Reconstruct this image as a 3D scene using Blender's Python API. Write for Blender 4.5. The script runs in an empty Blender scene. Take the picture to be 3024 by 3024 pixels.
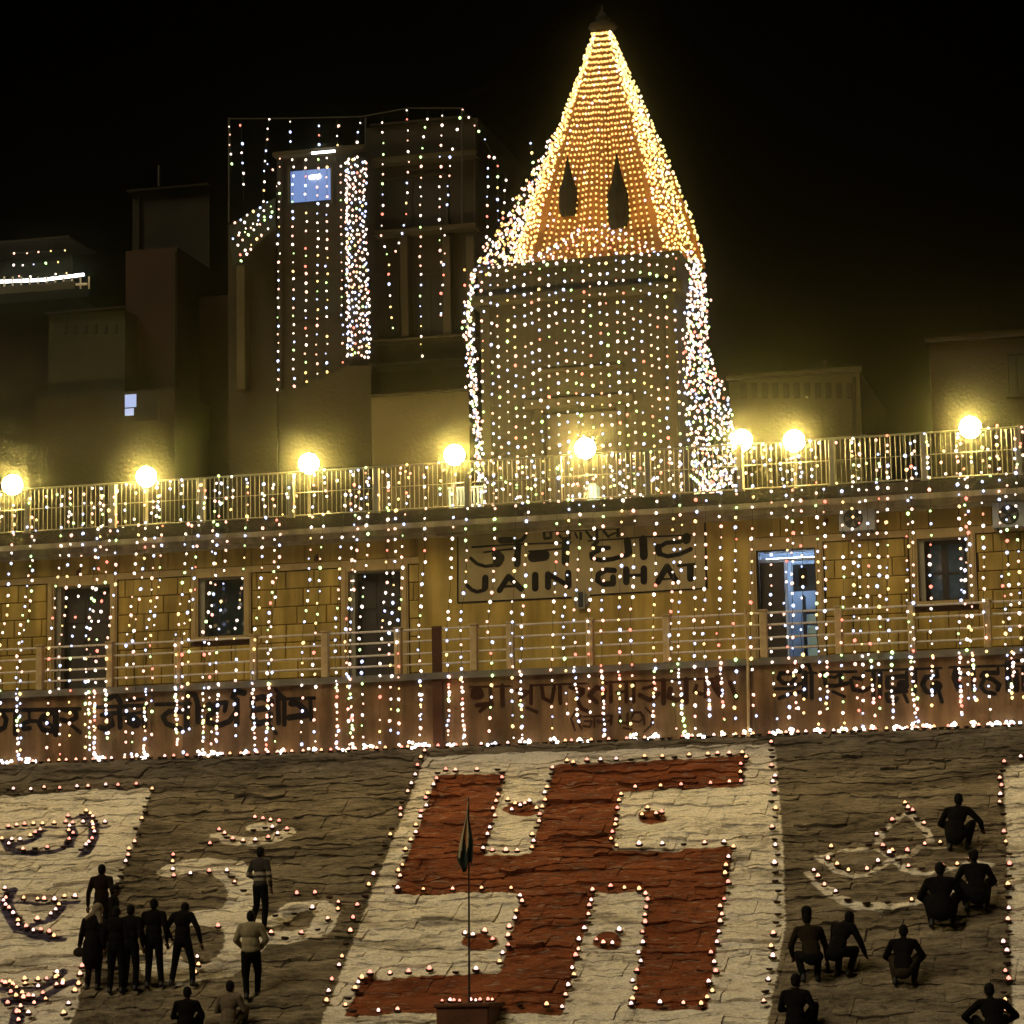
import bpy, math, random
import numpy as np
from mathutils import Vector, Matrix
random.seed(7); rng = np.random.default_rng(7)
PI = math.pi
sc = bpy.context.scene
col = sc.collection

# ------------------------------------------------------------------ camera
FPX, NPX = 8600.0, 3024.0
YAW, PITCH, ROLL = 0.24635, 0.15483, -0.01924
CAM = np.array([16.935, -66.909, 2.2])
def cam_axes():
    cy, sy, cp, sp = math.cos(YAW), math.sin(YAW), math.cos(PITCH), math.sin(PITCH)
    fw = np.array([-sy*cp, cy*cp, sp]); rt = np.array([cy, sy, 0.0]); up = np.cross(rt, fw)
    cr, sr = math.cos(ROLL), math.sin(ROLL)
    return cr*rt + sr*up, -sr*rt + cr*up, fw
RT, UP, FW = cam_axes()
cd = bpy.data.cameras.new('camera'); cam = bpy.data.objects.new('camera', cd); col.objects.link(cam)
cd.sensor_width = 36.0; cd.lens = 36.0*FPX/NPX; cd.clip_start = 0.5; cd.clip_end = 800
cam.matrix_world = Matrix(((RT[0], UP[0], -FW[0], CAM[0]), (RT[1], UP[1], -FW[1], CAM[1]), (RT[2], UP[2], -FW[2], CAM[2]), (0, 0, 0, 1)))
sc.camera = cam

# ------------------------------------------------------------------ world, sun, exposure
SUN_EL, SUN_AZ = math.radians(46), math.radians(200)
wd = bpy.data.worlds.new('World'); sc.world = wd; wd.use_nodes = True
wn = wd.node_tree.nodes; wl = wd.node_tree.links
sky = wn.new('ShaderNodeTexSky'); sky.sky_type = 'NISHITA'; sky.sun_disc = False
sky.sun_elevation = math.radians(-6); sky.sun_rotation = math.radians(200)
wl.new(sky.outputs[0], wn['Background'].inputs[0]); wn['Background'].inputs[1].default_value = 0.02
sl = bpy.data.lights.new('sun', 'SUN'); sl.energy = 1.6; sl.angle = math.radians(25); sl.color = (1.0, 0.84, 0.54)
sun = bpy.data.objects.new('sun', sl); col.objects.link(sun)
sun.rotation_euler = (math.radians(90) - SUN_EL, 0, math.radians(-38))
sc.view_settings.view_transform = 'Standard'; sc.view_settings.look = 'None'
sc.view_settings.gamma = 1.0; sc.view_settings.exposure = 0.0
sc.cycles.use_denoising = True
sc.cycles.max_bounces = 4; sc.cycles.diffuse_bounces = 2; sc.cycles.glossy_bounces = 2
sc.cycles.transmission_bounces = 3; sc.cycles.transparent_max_bounces = 8
sc.cycles.volume_bounces = 0
sc.cycles.sample_clamp_indirect = 4.0
HAZE = 0.00055
E_LED, E_LAMP, E_FLAME, E_AMBER = 3.0, 420.0, 2.7, 2.0

# ------------------------------------------------------------------ projection helpers (photo pixel -> place in the world)
def ray(px, py):
    return FW + RT*(px - NPX/2)/FPX - UP*(py - NPX/2)/FPX
def W(px, py, Y):
    d = ray(px, py); t = (Y - CAM[1])/d[1]; return CAM + t*d
K = NPX/1932.0
def WQ(qx, qy, Y): return W(qx*K, qy*K, Y)
ZB = 7.35                       # foot of the building, top of the stone bank
AL = math.radians(25)
SO = np.array([0, -0.45, ZB]); SD = np.array([0, -math.cos(AL), -math.sin(AL)]); SN = np.array([0, -math.sin(AL), math.cos(AL)])
def SP(px, py):                 # photo pixel -> (u, v) on the bank
    d = ray(px, py); t = ((SO - CAM) @ SN)/(d @ SN); p = CAM + t*d
    return np.array([p[0], (p - SO) @ SD])
def SQ(qx, qy): return SP(qx*K, qy*K)
def S3(u, v, h=0.0): return SO + np.array([u, 0, 0]) + v*SD + h*SN
def pxw(p):                     # projected pixels per metre, for picking the largest
    return FPX/((np.asarray(p) - CAM) @ FW)
def inframe(p, m=40):
    d = np.asarray(p) - CAM; z = d @ FW
    x = NPX/2 + FPX*(d @ RT)/z; y = NPX/2 - FPX*(d @ UP)/z
    return -m < x < NPX + m and -m < y < NPX + m

# ------------------------------------------------------------------ materials
def mat(name, color, rough=0.8, vary=None, scale=6.0, bump=0.0, bscale=30.0, metal=0.0, spec=0.3, detail=6.0, streak=0.0):
    m = bpy.data.materials.new(name); m.use_nodes = True
    nt = m.node_tree; b = nt.nodes['Principled BSDF']
    b.inputs['Roughness'].default_value = rough; b.inputs['Metallic'].default_value = metal
    b.inputs['Specular IOR Level'].default_value = spec
    b.inputs['Base Color'].default_value = (*color, 1)
    tc = nt.nodes.new('ShaderNodeTexCoord')
    geo = nt.nodes.new('ShaderNodeNewGeometry')
    if vary:
        n = nt.nodes.new('ShaderNodeTexNoise'); n.inputs['Scale'].default_value = scale; n.inputs['Detail'].default_value = detail
        nt.links.new(geo.outputs['Position'], n.inputs['Vector'])
        r = nt.nodes.new('ShaderNodeValToRGB'); r.color_ramp.elements[0].position = 0.32; r.color_ramp.elements[1].position = 0.68
        r.color_ramp.elements[0].color = (*color, 1); r.color_ramp.elements[1].color = (*vary, 1)
        nt.links.new(n.outputs[0], r.inputs[0]); nt.links.new(r.outputs[0], b.inputs['Base Color'])
        if streak:                       # rain streaks and flaking, with shapes of their own
            mp = nt.nodes.new('ShaderNodeMapping'); mp.inputs['Scale'].default_value = (2.6, 2.6, .35); nt.links.new(geo.outputs['Position'], mp.inputs['Vector'])
            ns = nt.nodes.new('ShaderNodeTexNoise'); ns.inputs['Scale'].default_value = 1.0; ns.inputs['Detail'].default_value = 9; nt.links.new(mp.outputs[0], ns.inputs['Vector'])
            mr = nt.nodes.new('ShaderNodeMapRange'); mr.inputs[1].default_value = .42; mr.inputs[2].default_value = .62; mr.inputs[3].default_value = 1 - streak; mr.inputs[4].default_value = 1.0; nt.links.new(ns.outputs[0], mr.inputs[0])
            mx = nt.nodes.new('ShaderNodeMix'); mx.data_type = 'RGBA'; mx.blend_type = 'MULTIPLY'; mx.inputs[0].default_value = 1.0
            nt.links.new(r.outputs[0], mx.inputs[6]); nt.links.new(mr.outputs[0], mx.inputs[7]); nt.links.new(mx.outputs[2], b.inputs['Base Color'])
    if bump:
        n2 = nt.nodes.new('ShaderNodeTexNoise'); n2.inputs['Scale'].default_value = bscale; n2.inputs['Detail'].default_value = 8
        nt.links.new(geo.outputs['Position'], n2.inputs['Vector'])
        bp = nt.nodes.new('ShaderNodeBump'); bp.inputs['Strength'].default_value = bump; bp.inputs['Distance'].default_value = 0.05
        nt.links.new(n2.outputs[0], bp.inputs['Height']); nt.links.new(bp.outputs[0], b.inputs['Normal'])
    return m
def emit(name, color, strength):
    m = bpy.data.materials.new(name); m.use_nodes = True
    b = m.node_tree.nodes['Principled BSDF']
    b.inputs['Base Color'].default_value = (0.05, 0.05, 0.05, 1)
    b.inputs['Emission Color'].default_value = (*color, 1); b.inputs['Emission Strength'].default_value = strength
    return m
M = {}
M['facade'] = mat('yellow_stone', (0.50, 0.325, 0.055), 0.85, (0.60, 0.41, 0.10), 1.6, 0.35, 40, streak=.38)
M['facade_tone'] = mat('yellow_stone_worn', (0.45, 0.285, 0.05), 0.85, (0.54, 0.365, 0.085), 2.3, 0.35, 40, streak=.45)
M['joint'] = mat('joint_mortar', (0.10, 0.05, 0.025), 0.95)
M['band'] = mat('painted_band', (0.50, 0.35, 0.13), 0.8, (0.40, 0.27, 0.10), 3.0, 0.25, 30)
M['cornice'] = mat('cornice_plaster', (0.52, 0.42, 0.25), 0.85, (0.38, 0.30, 0.17), 2.5, 0.3, 25, streak=.4)
M['parapet'] = mat('mossy_parapet', (0.035, 0.03, 0.018), 0.95, (0.08, 0.055, 0.035), 2.0, 0.6, 18)
M['plinth'] = mat('brown_plinth_paint', (0.32, 0.185, 0.08), 0.85, (0.19, 0.098, 0.038), 1.1, 0.4, 14, streak=.5)
M['plinth_dark'] = mat('dark_maroon_paint', (0.07, 0.024, 0.012), 0.85, (0.11, 0.042, 0.018), 2.0, 0.3, 20)
M['sign'] = mat('sign_plaster', (0.45, 0.345, 0.15), 0.8, (0.39, 0.295, 0.12), 1.4, 0.2, 25, streak=.2)
M['paint_black'] = mat('black_lettering', (0.008, 0.006, 0.007), 0.9, (0.02, 0.014, 0.014), 9, spec=.1)
M['letter_brown'] = mat('brown_lettering', (0.03, 0.010, 0.006), 0.9, (0.055, 0.02, 0.01), 9, spec=.1)
M['dark'] = mat('dark_room', (0.012, 0.010, 0.008), 0.9)
M['doorwood'] = mat('dark_door_wood', (0.035, 0.028, 0.02), 0.6, (0.055, 0.04, 0.03), 4, 0.3, 30)
M['reveal'] = mat('reveal_plaster', (0.30, 0.27, 0.17), 0.85, (0.24, 0.21, 0.13), 3, 0.2, 30)
M['glass'] = mat('window_glass', (0.02, 0.03, 0.035), 0.08, spec=0.8)
M['rail'] = mat('cream_rail_paint', (0.78, 0.70, 0.54), 0.45, (0.62, 0.52, 0.36), 12, metal=0.0, spec=0.5)
M['post'] = mat('yellow_post_paint', (0.62, 0.46, 0.22), 0.6, (0.48, 0.33, 0.15), 8, 0.2, 40)
M['terrace_rail'] = mat('white_iron_paint', (0.22, 0.20, 0.14), 0.45, spec=0.5)
M['concrete'] = mat('grey_concrete', (0.22, 0.19, 0.14), 0.9, (0.15, 0.13, 0.10), 1.5, 0.4, 15)
M['ac'] = mat('air_conditioner_casing', (0.42, 0.42, 0.36), 0.5, (0.34, 0.33, 0.28), 5)
M['ac_dark'] = mat('fan_grille_dark', (0.035, 0.035, 0.03), 0.5)
M['wire'] = mat('dark_green_wire', (0.02, 0.03, 0.015), 0.6)
M['clay'] = mat('fired_clay', (0.05, 0.02, 0.012), 0.85, (0.03, 0.014, 0.01), 20)
M['temple'] = mat('temple_stone', (0.030, 0.025, 0.013), 0.9, (0.02, 0.016, 0.009), 1.4, 0.5, 12)
M['spire'] = mat('ochre_spire_plaster', (0.50, 0.22, 0.06), 0.85, (0.38, 0.15, 0.04), 1.5, 0.4, 14)
M['temple_dark'] = mat('dark_stone', (0.014, 0.010, 0.006), 0.95, (0.008, 0.006, 0.004), 3, 0.5, 12)  # near-black stone colour of the finial and miniature spires
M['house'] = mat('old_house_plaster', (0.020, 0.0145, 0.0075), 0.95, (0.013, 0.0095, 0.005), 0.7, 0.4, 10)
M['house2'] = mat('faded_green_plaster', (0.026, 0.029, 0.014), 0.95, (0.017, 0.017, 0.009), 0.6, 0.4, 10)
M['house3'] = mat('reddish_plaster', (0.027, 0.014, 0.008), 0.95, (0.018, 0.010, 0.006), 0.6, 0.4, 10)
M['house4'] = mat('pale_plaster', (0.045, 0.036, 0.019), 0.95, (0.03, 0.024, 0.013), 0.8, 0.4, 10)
M['skin'] = mat('skin', (0.09, 0.045, 0.026), 0.6, spec=.2)
M['hair'] = mat('black_hair', (0.005, 0.004, 0.004), 0.8, spec=.1)
M['shoe'] = mat('dark_shoe', (0.012, 0.010, 0.010), 0.6)
M['pole'] = mat('iron_flagpole', (0.02, 0.018, 0.015), 0.6)
M['plastic'] = mat('white_plastic', (0.09, 0.12, 0.16), 0.5)
M['blueplastic'] = mat('pale_blue_plastic', (0.07, 0.12, 0.20), 0.5)
M['river'] = mat('night_water', (0.01, 0.012, 0.012), 0.08, bump=0.5, bscale=0.8, spec=0.5)
M['earth'] = mat('packed_earth', (0.08, 0.065, 0.045), 0.95, (0.05, 0.04, 0.03), 0.5, 0.4, 6)
LED_COL = [(1.0, 0.80, 0.68), (1.0, 0.50, 0.36), (0.55, 0.62, 1.0), (0.62, 1.0, 0.36), (1.0, 0.66, 0.24), (1.0, 0.22, 0.15)]
LED = [emit('led_'+n, c, E_LED) for n, c in zip(['warm_white', 'pink', 'cool_white', 'green_white', 'amber_white', 'red'], LED_COL)]
COIL = [emit('led_coil_'+n, c, 7.0) for n, c in zip('abc', [(1.0, 0.86, 0.70), (0.86, 0.90, 1.0), (1.0, 0.72, 0.42)])]
AMB = [emit('led_gold_'+str(i), c, E_AMBER) for i, c in zip('abc', [(1.0, 0.62, 0.16), (1.0, 0.78, 0.30), (1.0, 0.50, 0.14)])]
AMB_HOT = [emit('led_gold_hot_'+n, c, E_AMBER*1.6) for n, c in zip('ab', [(1.0, 0.68, 0.18), (1.0, 0.80, 0.34)])]
FLAME = [emit('flame_'+n, c, E_FLAME) for n, c in zip('abcd', [(1.0, 0.40, 0.26), (1.0, 0.56, 0.48), (1.0, 0.28, 0.20), (1.0, 0.46, 0.20)])]
M['globe'] = emit('lit_globe', (1.0, 0.72, 0.24), E_LAMP)
M['tube'] = emit('lit_tube', (0.95, 0.97, 1.0), 9.0)
M['bluelight'] = emit('blue_lit_panel', (0.22, 0.42, 1.0), 0.55)
M['blueroom'] = emit('blue_room_tube', (0.55, 0.74, 1.0), 34.0)
M['winlight'] = emit('lit_window', (0.50, 0.62, 1.0), 0.8)
M['roomwall'] = mat('pale_blue_room_wall', (0.60, 0.70, 0.82), 0.8, (0.5, 0.6, 0.75), 2)
M['shelfblue'] = mat('pale_blue_boxes', (0.40, 0.62, 0.68), 0.6)

def bank_material():
    m = bpy.data.materials.new('bank_stone'); m.use_nodes = True
    nt = m.node_tree; N = nt.nodes; L = nt.links; b = N['Principled BSDF']
    b.inputs['Roughness'].default_value = 0.9; b.inputs['Specular IOR Level'].default_value = 0.2
    geo = N.new('ShaderNodeNewGeometry')
    def noise(s, d=6, vec=None):
        n = N.new('ShaderNodeTexNoise'); n.inputs['Scale'].default_value = s; n.inputs['Detail'].default_value = d
        L.new(vec or geo.outputs['Position'], n.inputs['Vector']); return n.outputs[0]
    mp = N.new('ShaderNodeMapping'); mp.inputs['Scale'].default_value = (0.45, 1.0, 2.2); L.new(geo.outputs['Position'], mp.inputs['Vector'])
    stv = mp.outputs[0]
    def math_(op, a, b_=None, c=None):
        n = N.new('ShaderNodeMath'); n.operation = op
        for i, v in enumerate((a, b_, c)):
            if v is None: continue
            if hasattr(v, 'links'): L.new(v, n.inputs[i])
            else: n.inputs[i].default_value = v
        return n.outputs[0]
    def ramp(f, stops):
        r = N.new('ShaderNodeValToRGB'); e = r.color_ramp.elements
        e[0].position, e[0].color = stops[0][0], (*stops[0][1], 1); e[1].position, e[1].color = stops[-1][0], (*stops[-1][1], 1)
        for p, c in stops[1:-1]:
            q = e.new(p); q.color = (*c, 1)
        L.new(f, r.inputs[0]); return r.outputs[0]
    def mix(f, a, b_):
        n = N.new('ShaderNodeMix'); n.data_type = 'RGBA'; L.new(f, n.inputs[0]); L.new(a, n.inputs[6]); L.new(b_, n.inputs[7]); return n.outputs[2]
    n1 = noise(1.3, 8, stv); n2 = noise(7.0, 8, stv); n3 = noise(24, 6, stv)
    f = math_('ADD', math_('MULTIPLY', n1, 0.6), math_('MULTIPLY', n2, 0.4))
    stone = ramp(f, [(0.36, (0.05, 0.037, 0.024)), (0.46, (0.125, 0.096, 0.062)), (0.55, (0.19, 0.15, 0.10)), (0.66, (0.28, 0.225, 0.155))])
    white = ramp(f, [(0.33, (0.52, 0.445, 0.345)), (0.45, (0.74, 0.655, 0.53)), (0.60, (0.84, 0.765, 0.64))])
    red = ramp(f, [(0.33, (0.095, 0.021, 0.006)), (0.48, (0.18, 0.042, 0.011)), (0.66, (0.26, 0.068, 0.019))])
    dark = ramp(f, [(0.35, (0.03, 0.025, 0.05)), (0.65, (0.08, 0.06, 0.12))])
    wear = math_('SUBTRACT', n2, 0.5)
    out = stone
    for nm, colr, wamt in (('paint_white', white, 0.16), ('paint_red', red, 0.07), ('paint_dark', dark, 0.07)):
        at = N.new('ShaderNodeAttribute'); at.attribute_name = nm
        d = math_('ADD', at.outputs['Fac'], math_('MULTIPLY', wear, wamt))
        fac = N.new('ShaderNodeMapRange'); fac.inputs[1].default_value = 0.02; fac.inputs[2].default_value = -0.02
        L.new(d, fac.inputs[0])
        # paint worn off in patches
        k = N.new('ShaderNodeMapRange'); k.inputs[1].default_value = 0.34; k.inputs[2].default_value = 0.42; k.inputs[3].default_value = 0.6 if nm == 'paint_white' else 0.8; k.inputs[4].default_value = 1.0
        L.new(n1 if nm == 'paint_white' else n2, k.inputs[0])
        out = mix(math_('MULTIPLY', fac.outputs[0], k.outputs[0]), out, colr)
    # level gashes: shade of pits put into the colour, with grime; and grit
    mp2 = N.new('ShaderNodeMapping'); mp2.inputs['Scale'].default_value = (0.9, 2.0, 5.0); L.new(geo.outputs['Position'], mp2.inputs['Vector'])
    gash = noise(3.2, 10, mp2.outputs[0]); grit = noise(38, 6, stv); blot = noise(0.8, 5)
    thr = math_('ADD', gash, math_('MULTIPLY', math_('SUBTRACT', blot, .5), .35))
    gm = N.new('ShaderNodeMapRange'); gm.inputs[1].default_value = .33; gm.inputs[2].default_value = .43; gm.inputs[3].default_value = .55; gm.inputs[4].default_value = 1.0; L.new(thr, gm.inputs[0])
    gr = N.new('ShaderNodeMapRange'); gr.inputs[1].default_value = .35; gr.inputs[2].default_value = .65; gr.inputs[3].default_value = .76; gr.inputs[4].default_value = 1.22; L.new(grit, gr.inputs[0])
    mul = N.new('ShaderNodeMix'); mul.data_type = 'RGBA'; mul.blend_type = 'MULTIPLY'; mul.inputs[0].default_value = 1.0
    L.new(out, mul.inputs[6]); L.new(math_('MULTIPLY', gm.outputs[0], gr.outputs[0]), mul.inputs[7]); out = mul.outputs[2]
    L.new(out, b.inputs['Base Color'])
    bp = N.new('ShaderNodeBump'); bp.inputs['Strength'].default_value = 1.0; bp.inputs['Distance'].default_value = 0.11
    L.new(math_('ADD', math_('ADD', n2, math_('MULTIPLY', n3, 0.5)), math_('MULTIPLY', gm.outputs[0], 0.5)), bp.inputs['Height']); L.new(bp.outputs[0], b.inputs['Normal'])
    return m
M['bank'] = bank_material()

# ------------------------------------------------------------------ mesh helpers
class MB:
    def __init__(s): s.v = []; s.f = []; s.mi = []
    def add(s, vs, fs, mi=0):
        o = len(s.v); s.v.extend([tuple(map(float, p)) for p in vs]); s.f.extend([tuple(i+o for i in f) for f in fs]); s.mi.extend([mi]*len(fs)); return s
    def box(s, lo, hi, mi=0):
        x0, y0, z0 = lo; x1, y1, z1 = hi
        return s.add([(x0,y0,z0),(x1,y0,z0),(x1,y1,z0),(x0,y1,z0),(x0,y0,z1),(x1,y0,z1),(x1,y1,z1),(x0,y1,z1)],
                     [(0,3,2,1),(4,5,6,7),(0,1,5,4),(1,2,6,5),(2,3,7,6),(3,0,4,7)], mi)
    def cbox(s, lo, hi, c=0.02, mi=0):      # box whose front (-y) edges are chamfered
        x0, y0, z0 = lo; x1, y1, z1 = hi; c = min(c, (x1-x0)*.3, (z1-z0)*.3, (y1-y0)*.8)
        vs = [(x0+c,y0,z0+c),(x1-c,y0,z0+c),(x1-c,y0,z1-c),(x0+c,y0,z1-c),(x0,y0+c,z0),(x1,y0+c,z0),(x1,y0+c,z1),(x0,y0+c,z1),(x0,y1,z0),(x1,y1,z0),(x1,y1,z1),(x0,y1,z1)]
        fs = [(0,1,2,3)] + [(i,4+i,4+(i+1)%4,(i+1)%4) for i in range(4)] + [(4+i,8+i,8+(i+1)%4,4+(i+1)%4) for i in range(4)] + [(11,10,9,8)]
        return s.add(vs, fs, mi)
    def tube(s, pts, r, n=6, mi=0, cap=True):
        pts = [np.asarray(p, float) for p in pts]; rs = r if isinstance(r, (list, tuple)) else [r]*len(pts)
        vs = []; fs = []
        for i, p in enumerate(pts):
            d = pts[min(i+1, len(pts)-1)] - pts[max(i-1, 0)]; d = d/(np.linalg.norm(d)+1e-9)
            a = np.cross(d, [0, 1, 0]) if abs(d[1]) < .9 else np.cross(d, [1, 0, 0]); a /= np.linalg.norm(a); b = np.cross(d, a)
            for k in range(n):
                t = 2*PI*k/n; vs.append(p + rs[i]*(math.cos(t)*a + math.sin(t)*b))
        for i in range(len(pts)-1):
            for k in range(n):
                fs.append((i*n+k, i*n+(k+1)%n, (i+1)*n+(k+1)%n, (i+1)*n+k))
        if cap: fs.append(tuple(range(n))[::-1]); fs.append(tuple((len(pts)-1)*n+k for k in range(n)))
        return s.add(vs, fs, mi)
    def lathe(s, prof, n=12, c=(0, 0, 0), mi=0, axis='z'):
        vs = []; fs = []
        for r, z in prof:
            for k in range(n):
                t = 2*PI*k/n; p = (r*math.cos(t), r*math.sin(t), z)
                if axis == 'y': p = (p[0], p[2], p[1])
                vs.append((p[0]+c[0], p[1]+c[1], p[2]+c[2]))
        for i in range(len(prof)-1):
            for k in range(n): fs.append((i*n+k, i*n+(k+1)%n, (i+1)*n+(k+1)%n, (i+1)*n+k))
        fs.append(tuple(range(n))[::-1]); fs.append(tuple((len(prof)-1)*n+k for k in range(n)))
        return s.add(vs, fs, mi)
    def mesh(s, name, mats, smooth=False):
        me = bpy.data.meshes.new(name); me.from_pydata(s.v, [], s.f)
        for m in (mats if isinstance(mats, (list, tuple)) else [mats]): me.materials.append(m)
        if any(s.mi): me.polygons.foreach_set('material_index', s.mi)
        if smooth: me.polygons.foreach_set('use_smooth', [True]*len(s.f))
        me.update(); return me
    def build(s, name, mats, parent=None, smooth=False, loc=None):
        return place(name, s.mesh(name, mats, smooth), parent, loc)
def place(name, me, parent=None, loc=None):
    o = bpy.data.objects.new(name, me); col.objects.link(o)
    if parent is not None: o.parent = parent
    if loc is not None: o.location = tuple(map(float, loc))
    return o
def tag(o, label=None, cat=None, group=None, kind=None):
    if label: o['label'] = label
    if cat: o['category'] = cat
    if group: o['group'] = group
    if kind: o['kind'] = kind
    return o
def empty(name, loc=(0, 0, 0), label=None, cat=None, group=None):
    o = bpy.data.objects.new(name, None); col.objects.link(o); o.location = tuple(map(float, loc)); o.empty_display_size = 0.1
    return tag(o, label, cat, group)
ORD = ['', 'first', 'second', 'third', 'fourth', 'fifth', 'sixth', 'seventh', 'eighth', 'ninth', 'tenth', 'eleventh', 'twelfth', 'thirteenth', 'fourteenth', 'fifteenth', 'sixteenth', 'seventeenth', 'eighteenth', 'nineteenth']
TENS = {2: 'twent', 3: 'thirt', 4: 'fort', 5: 'fift', 6: 'sixt', 7: 'sevent'}
def ordinal(n):
    if n < 20: return ORD[n]
    t, u = divmod(n, 10)
    return TENS[t] + ('ieth' if u == 0 else 'y-' + ORD[u])

# ================================================================== THE SETTING
# river in front, earth behind
tag(MB().add([(-110,-100,0),(110,-100,0),(110,-15.2,0),(-110,-15.2,0)], [(0,1,2,3)]).build('river', M['river']), kind='structure')
tag(MB().add([(-110,13.2,12.6),(110,13.2,12.6),(110,90,12.6),(-110,90,12.6)], [(0,1,2,3)]).build('ground', M['earth']), kind='structure')

# ---------------- painted figures on the bank, as outlines in bank coordinates
def poly(qs): return np.array([SQ(x, y) for x, y in qs])
def sd_poly(p, poly_):
    x, y = p[:, 0], p[:, 1]; d = np.full(len(p), 1e9); ins = np.zeros(len(p), bool); n = len(poly_)
    for i in range(n):
        a, b = poly_[i], poly_[(i+1) % n]; e = b - a
        w0, w1 = x - a[0], y - a[1]; t = np.clip((w0*e[0] + w1*e[1])/(e @ e + 1e-12), 0, 1)
        d = np.minimum(d, (w0 - t*e[0])**2 + (w1 - t*e[1])**2)
        c = ((a[1] > y) != (b[1] > y)) & (x < (b[0]-a[0])*(y-a[1])/(b[1]-a[1]+1e-12) + a[0]); ins ^= c
    d = np.sqrt(d); return np.where(ins, -d, d)
def sd_line(p, pts, w):
    x, y = p[:, 0], p[:, 1]; d = np.full(len(p), 1e9)
    for a, b in zip(pts[:-1], pts[1:]):
        e = b - a; w0, w1 = x - a[0], y - a[1]; t = np.clip((w0*e[0] + w1*e[1])/(e @ e + 1e-12), 0, 1)
        d = np.minimum(d, (w0 - t*e[0])**2 + (w1 - t*e[1])**2)
    return np.sqrt(d) - w
Q1 = lambda z: [(x*.3472, 1405.6 + y*.3472) for x, y in z]       # from a close look at the lower left
Q3 = lambda z: [(1405.6 + x*.2891, 1373.7 + y*.2891) for x, y in z]  # lower right
WHITE_POLY = [
    [(803, 1428), (1462, 1403), (1478, 1600), (1482, 1750), (1440, 1975), (585, 1985)],
    [(-60, 1503), (288, 1488), (118, 1975), (-60, 1975)],
    [(1893, 1446), (2010, 1440), (2010, 1980), (1914, 1980)],
]
RED_POLY = [
    [(826, 1462), (954, 1458), (914, 1613), (1001, 1614), (1046, 1447), (1408, 1427), (1400, 1482), (1172, 1496), (1156, 1605), (1384, 1597), (1334, 1905), (1192, 1904),
     (1226, 1686), (1123, 1684), (1060, 1912), (648, 1916), (684, 1846), (942, 1838), (985, 1687), (742, 1687)],
]
DOTS = [(983, 1527, 36, 14), (1231, 1543, 27, 13), (905, 1776, 36, 15), (1146, 1777, 28, 17)]
for cx, cy, rx, ry in DOTS:
    RED_POLY.append([(cx + rx*math.cos(t*PI/6), cy + ry*math.sin(t*PI/6)) for t in range(12)])
OM = [(Q1([(945, 675), (1080, 655), (1220, 665), (1310, 720), (1345, 800), (1310, 880), (1180, 930), (1050, 935)]), .40),
      (Q1([(1180, 930), (1330, 990), (1330, 1110), (1210, 1210), (1000, 1250), (880, 1215), (850, 1130)]), .42),
      (Q1([(1440, 1050), (1600, 1050), (1740, 1000), (1790, 920), (1720, 870), (1600, 890), (1480, 960)]), .26),
      (Q1([(1185, 485), (1260, 530), (1380, 535), (1490, 510), (1560, 470)]), .20),
      (Q1([(1390, 440), (1450, 440)]), .24)]
FIG = [(Q3([(870, 750), (890, 690), (980, 612), (1055, 560), (1120, 610), (1180, 670), (1212, 745)]), .075),
       (Q3([(480, 840), (580, 800), (690, 780), (850, 790), (920, 820), (970, 860), (870, 910), (790, 955), (690, 962), (590, 930), (480, 840)]), .08),
       (Q3([(900, 790), (1050, 930), (1180, 950), (1380, 920), (1490, 880), (1600, 900)]), .09),
       (Q3([(970, 850), (1060, 835), (1140, 785), (1330, 775)]), .08),
       (Q3([(430, 950), (500, 1030), (580, 1100), (680, 1160), (870, 1170), (1050, 1160), (1200, 1140), (1430, 1050), (1520, 990)]), .13)]
LETTER = [(Q1([(0, 470), (140, 455), (270, 445), (360, 445), (470, 440), (590, 440)]), .06),
          (Q1([(470, 380), (510, 430), (510, 520), (450, 600)]), .13),
          (Q1([(390, 400), (440, 385), (480, 400)]), .08),
          (Q1([(385, 460), (400, 500), (370, 560), (290, 580), (150, 590), (60, 570), (30, 520)]), .13),
          (Q1([(240, 470), (200, 510), (60, 545)]), .10),
          (Q1([(60, 790), (30, 870), (60, 930), (110, 1000), (200, 1040), (330, 1060)]), .15),
          (Q1([(90, 860), (250, 860), (420, 850)]), .09), (Q1([(330, 880), (270, 960), (190, 980)]), .13),
          (Q1([(0, 1320), (120, 1330), (240, 1310), (340, 1240)]), .12), (Q1([(40, 1390), (180, 1400), (300, 1340), (390, 1290)]), .14),
          (Q1([(100, 1440), (90, 1500), (60, 1540)]), .15)]
SH_WHITE = [('p', poly(q)) for q in WHITE_POLY] + [('l', poly(q), w) for q, w in OM + FIG]
SH_RED = [('p', poly(q)) for q in RED_POLY]
SH_DARK = [('l', poly(q), w) for q, w in LETTER]
def field(p, shapes):
    d = np.full(len(p), .6)
    for s in shapes:
        pts = s[1]; m = (p[:, 0] > pts[:, 0].min()-.8) & (p[:, 0] < pts[:, 0].max()+.8) & (p[:, 1] > pts[:, 1].min()-.8) & (p[:, 1] < pts[:, 1].max()+.8)
        if m.any():
            d[m] = np.minimum(d[m], sd_poly(p[m], pts) if s[0] == 'p' else sd_line(p[m], pts, s[2]))
    return np.clip(d, -.6, .6)

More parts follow.
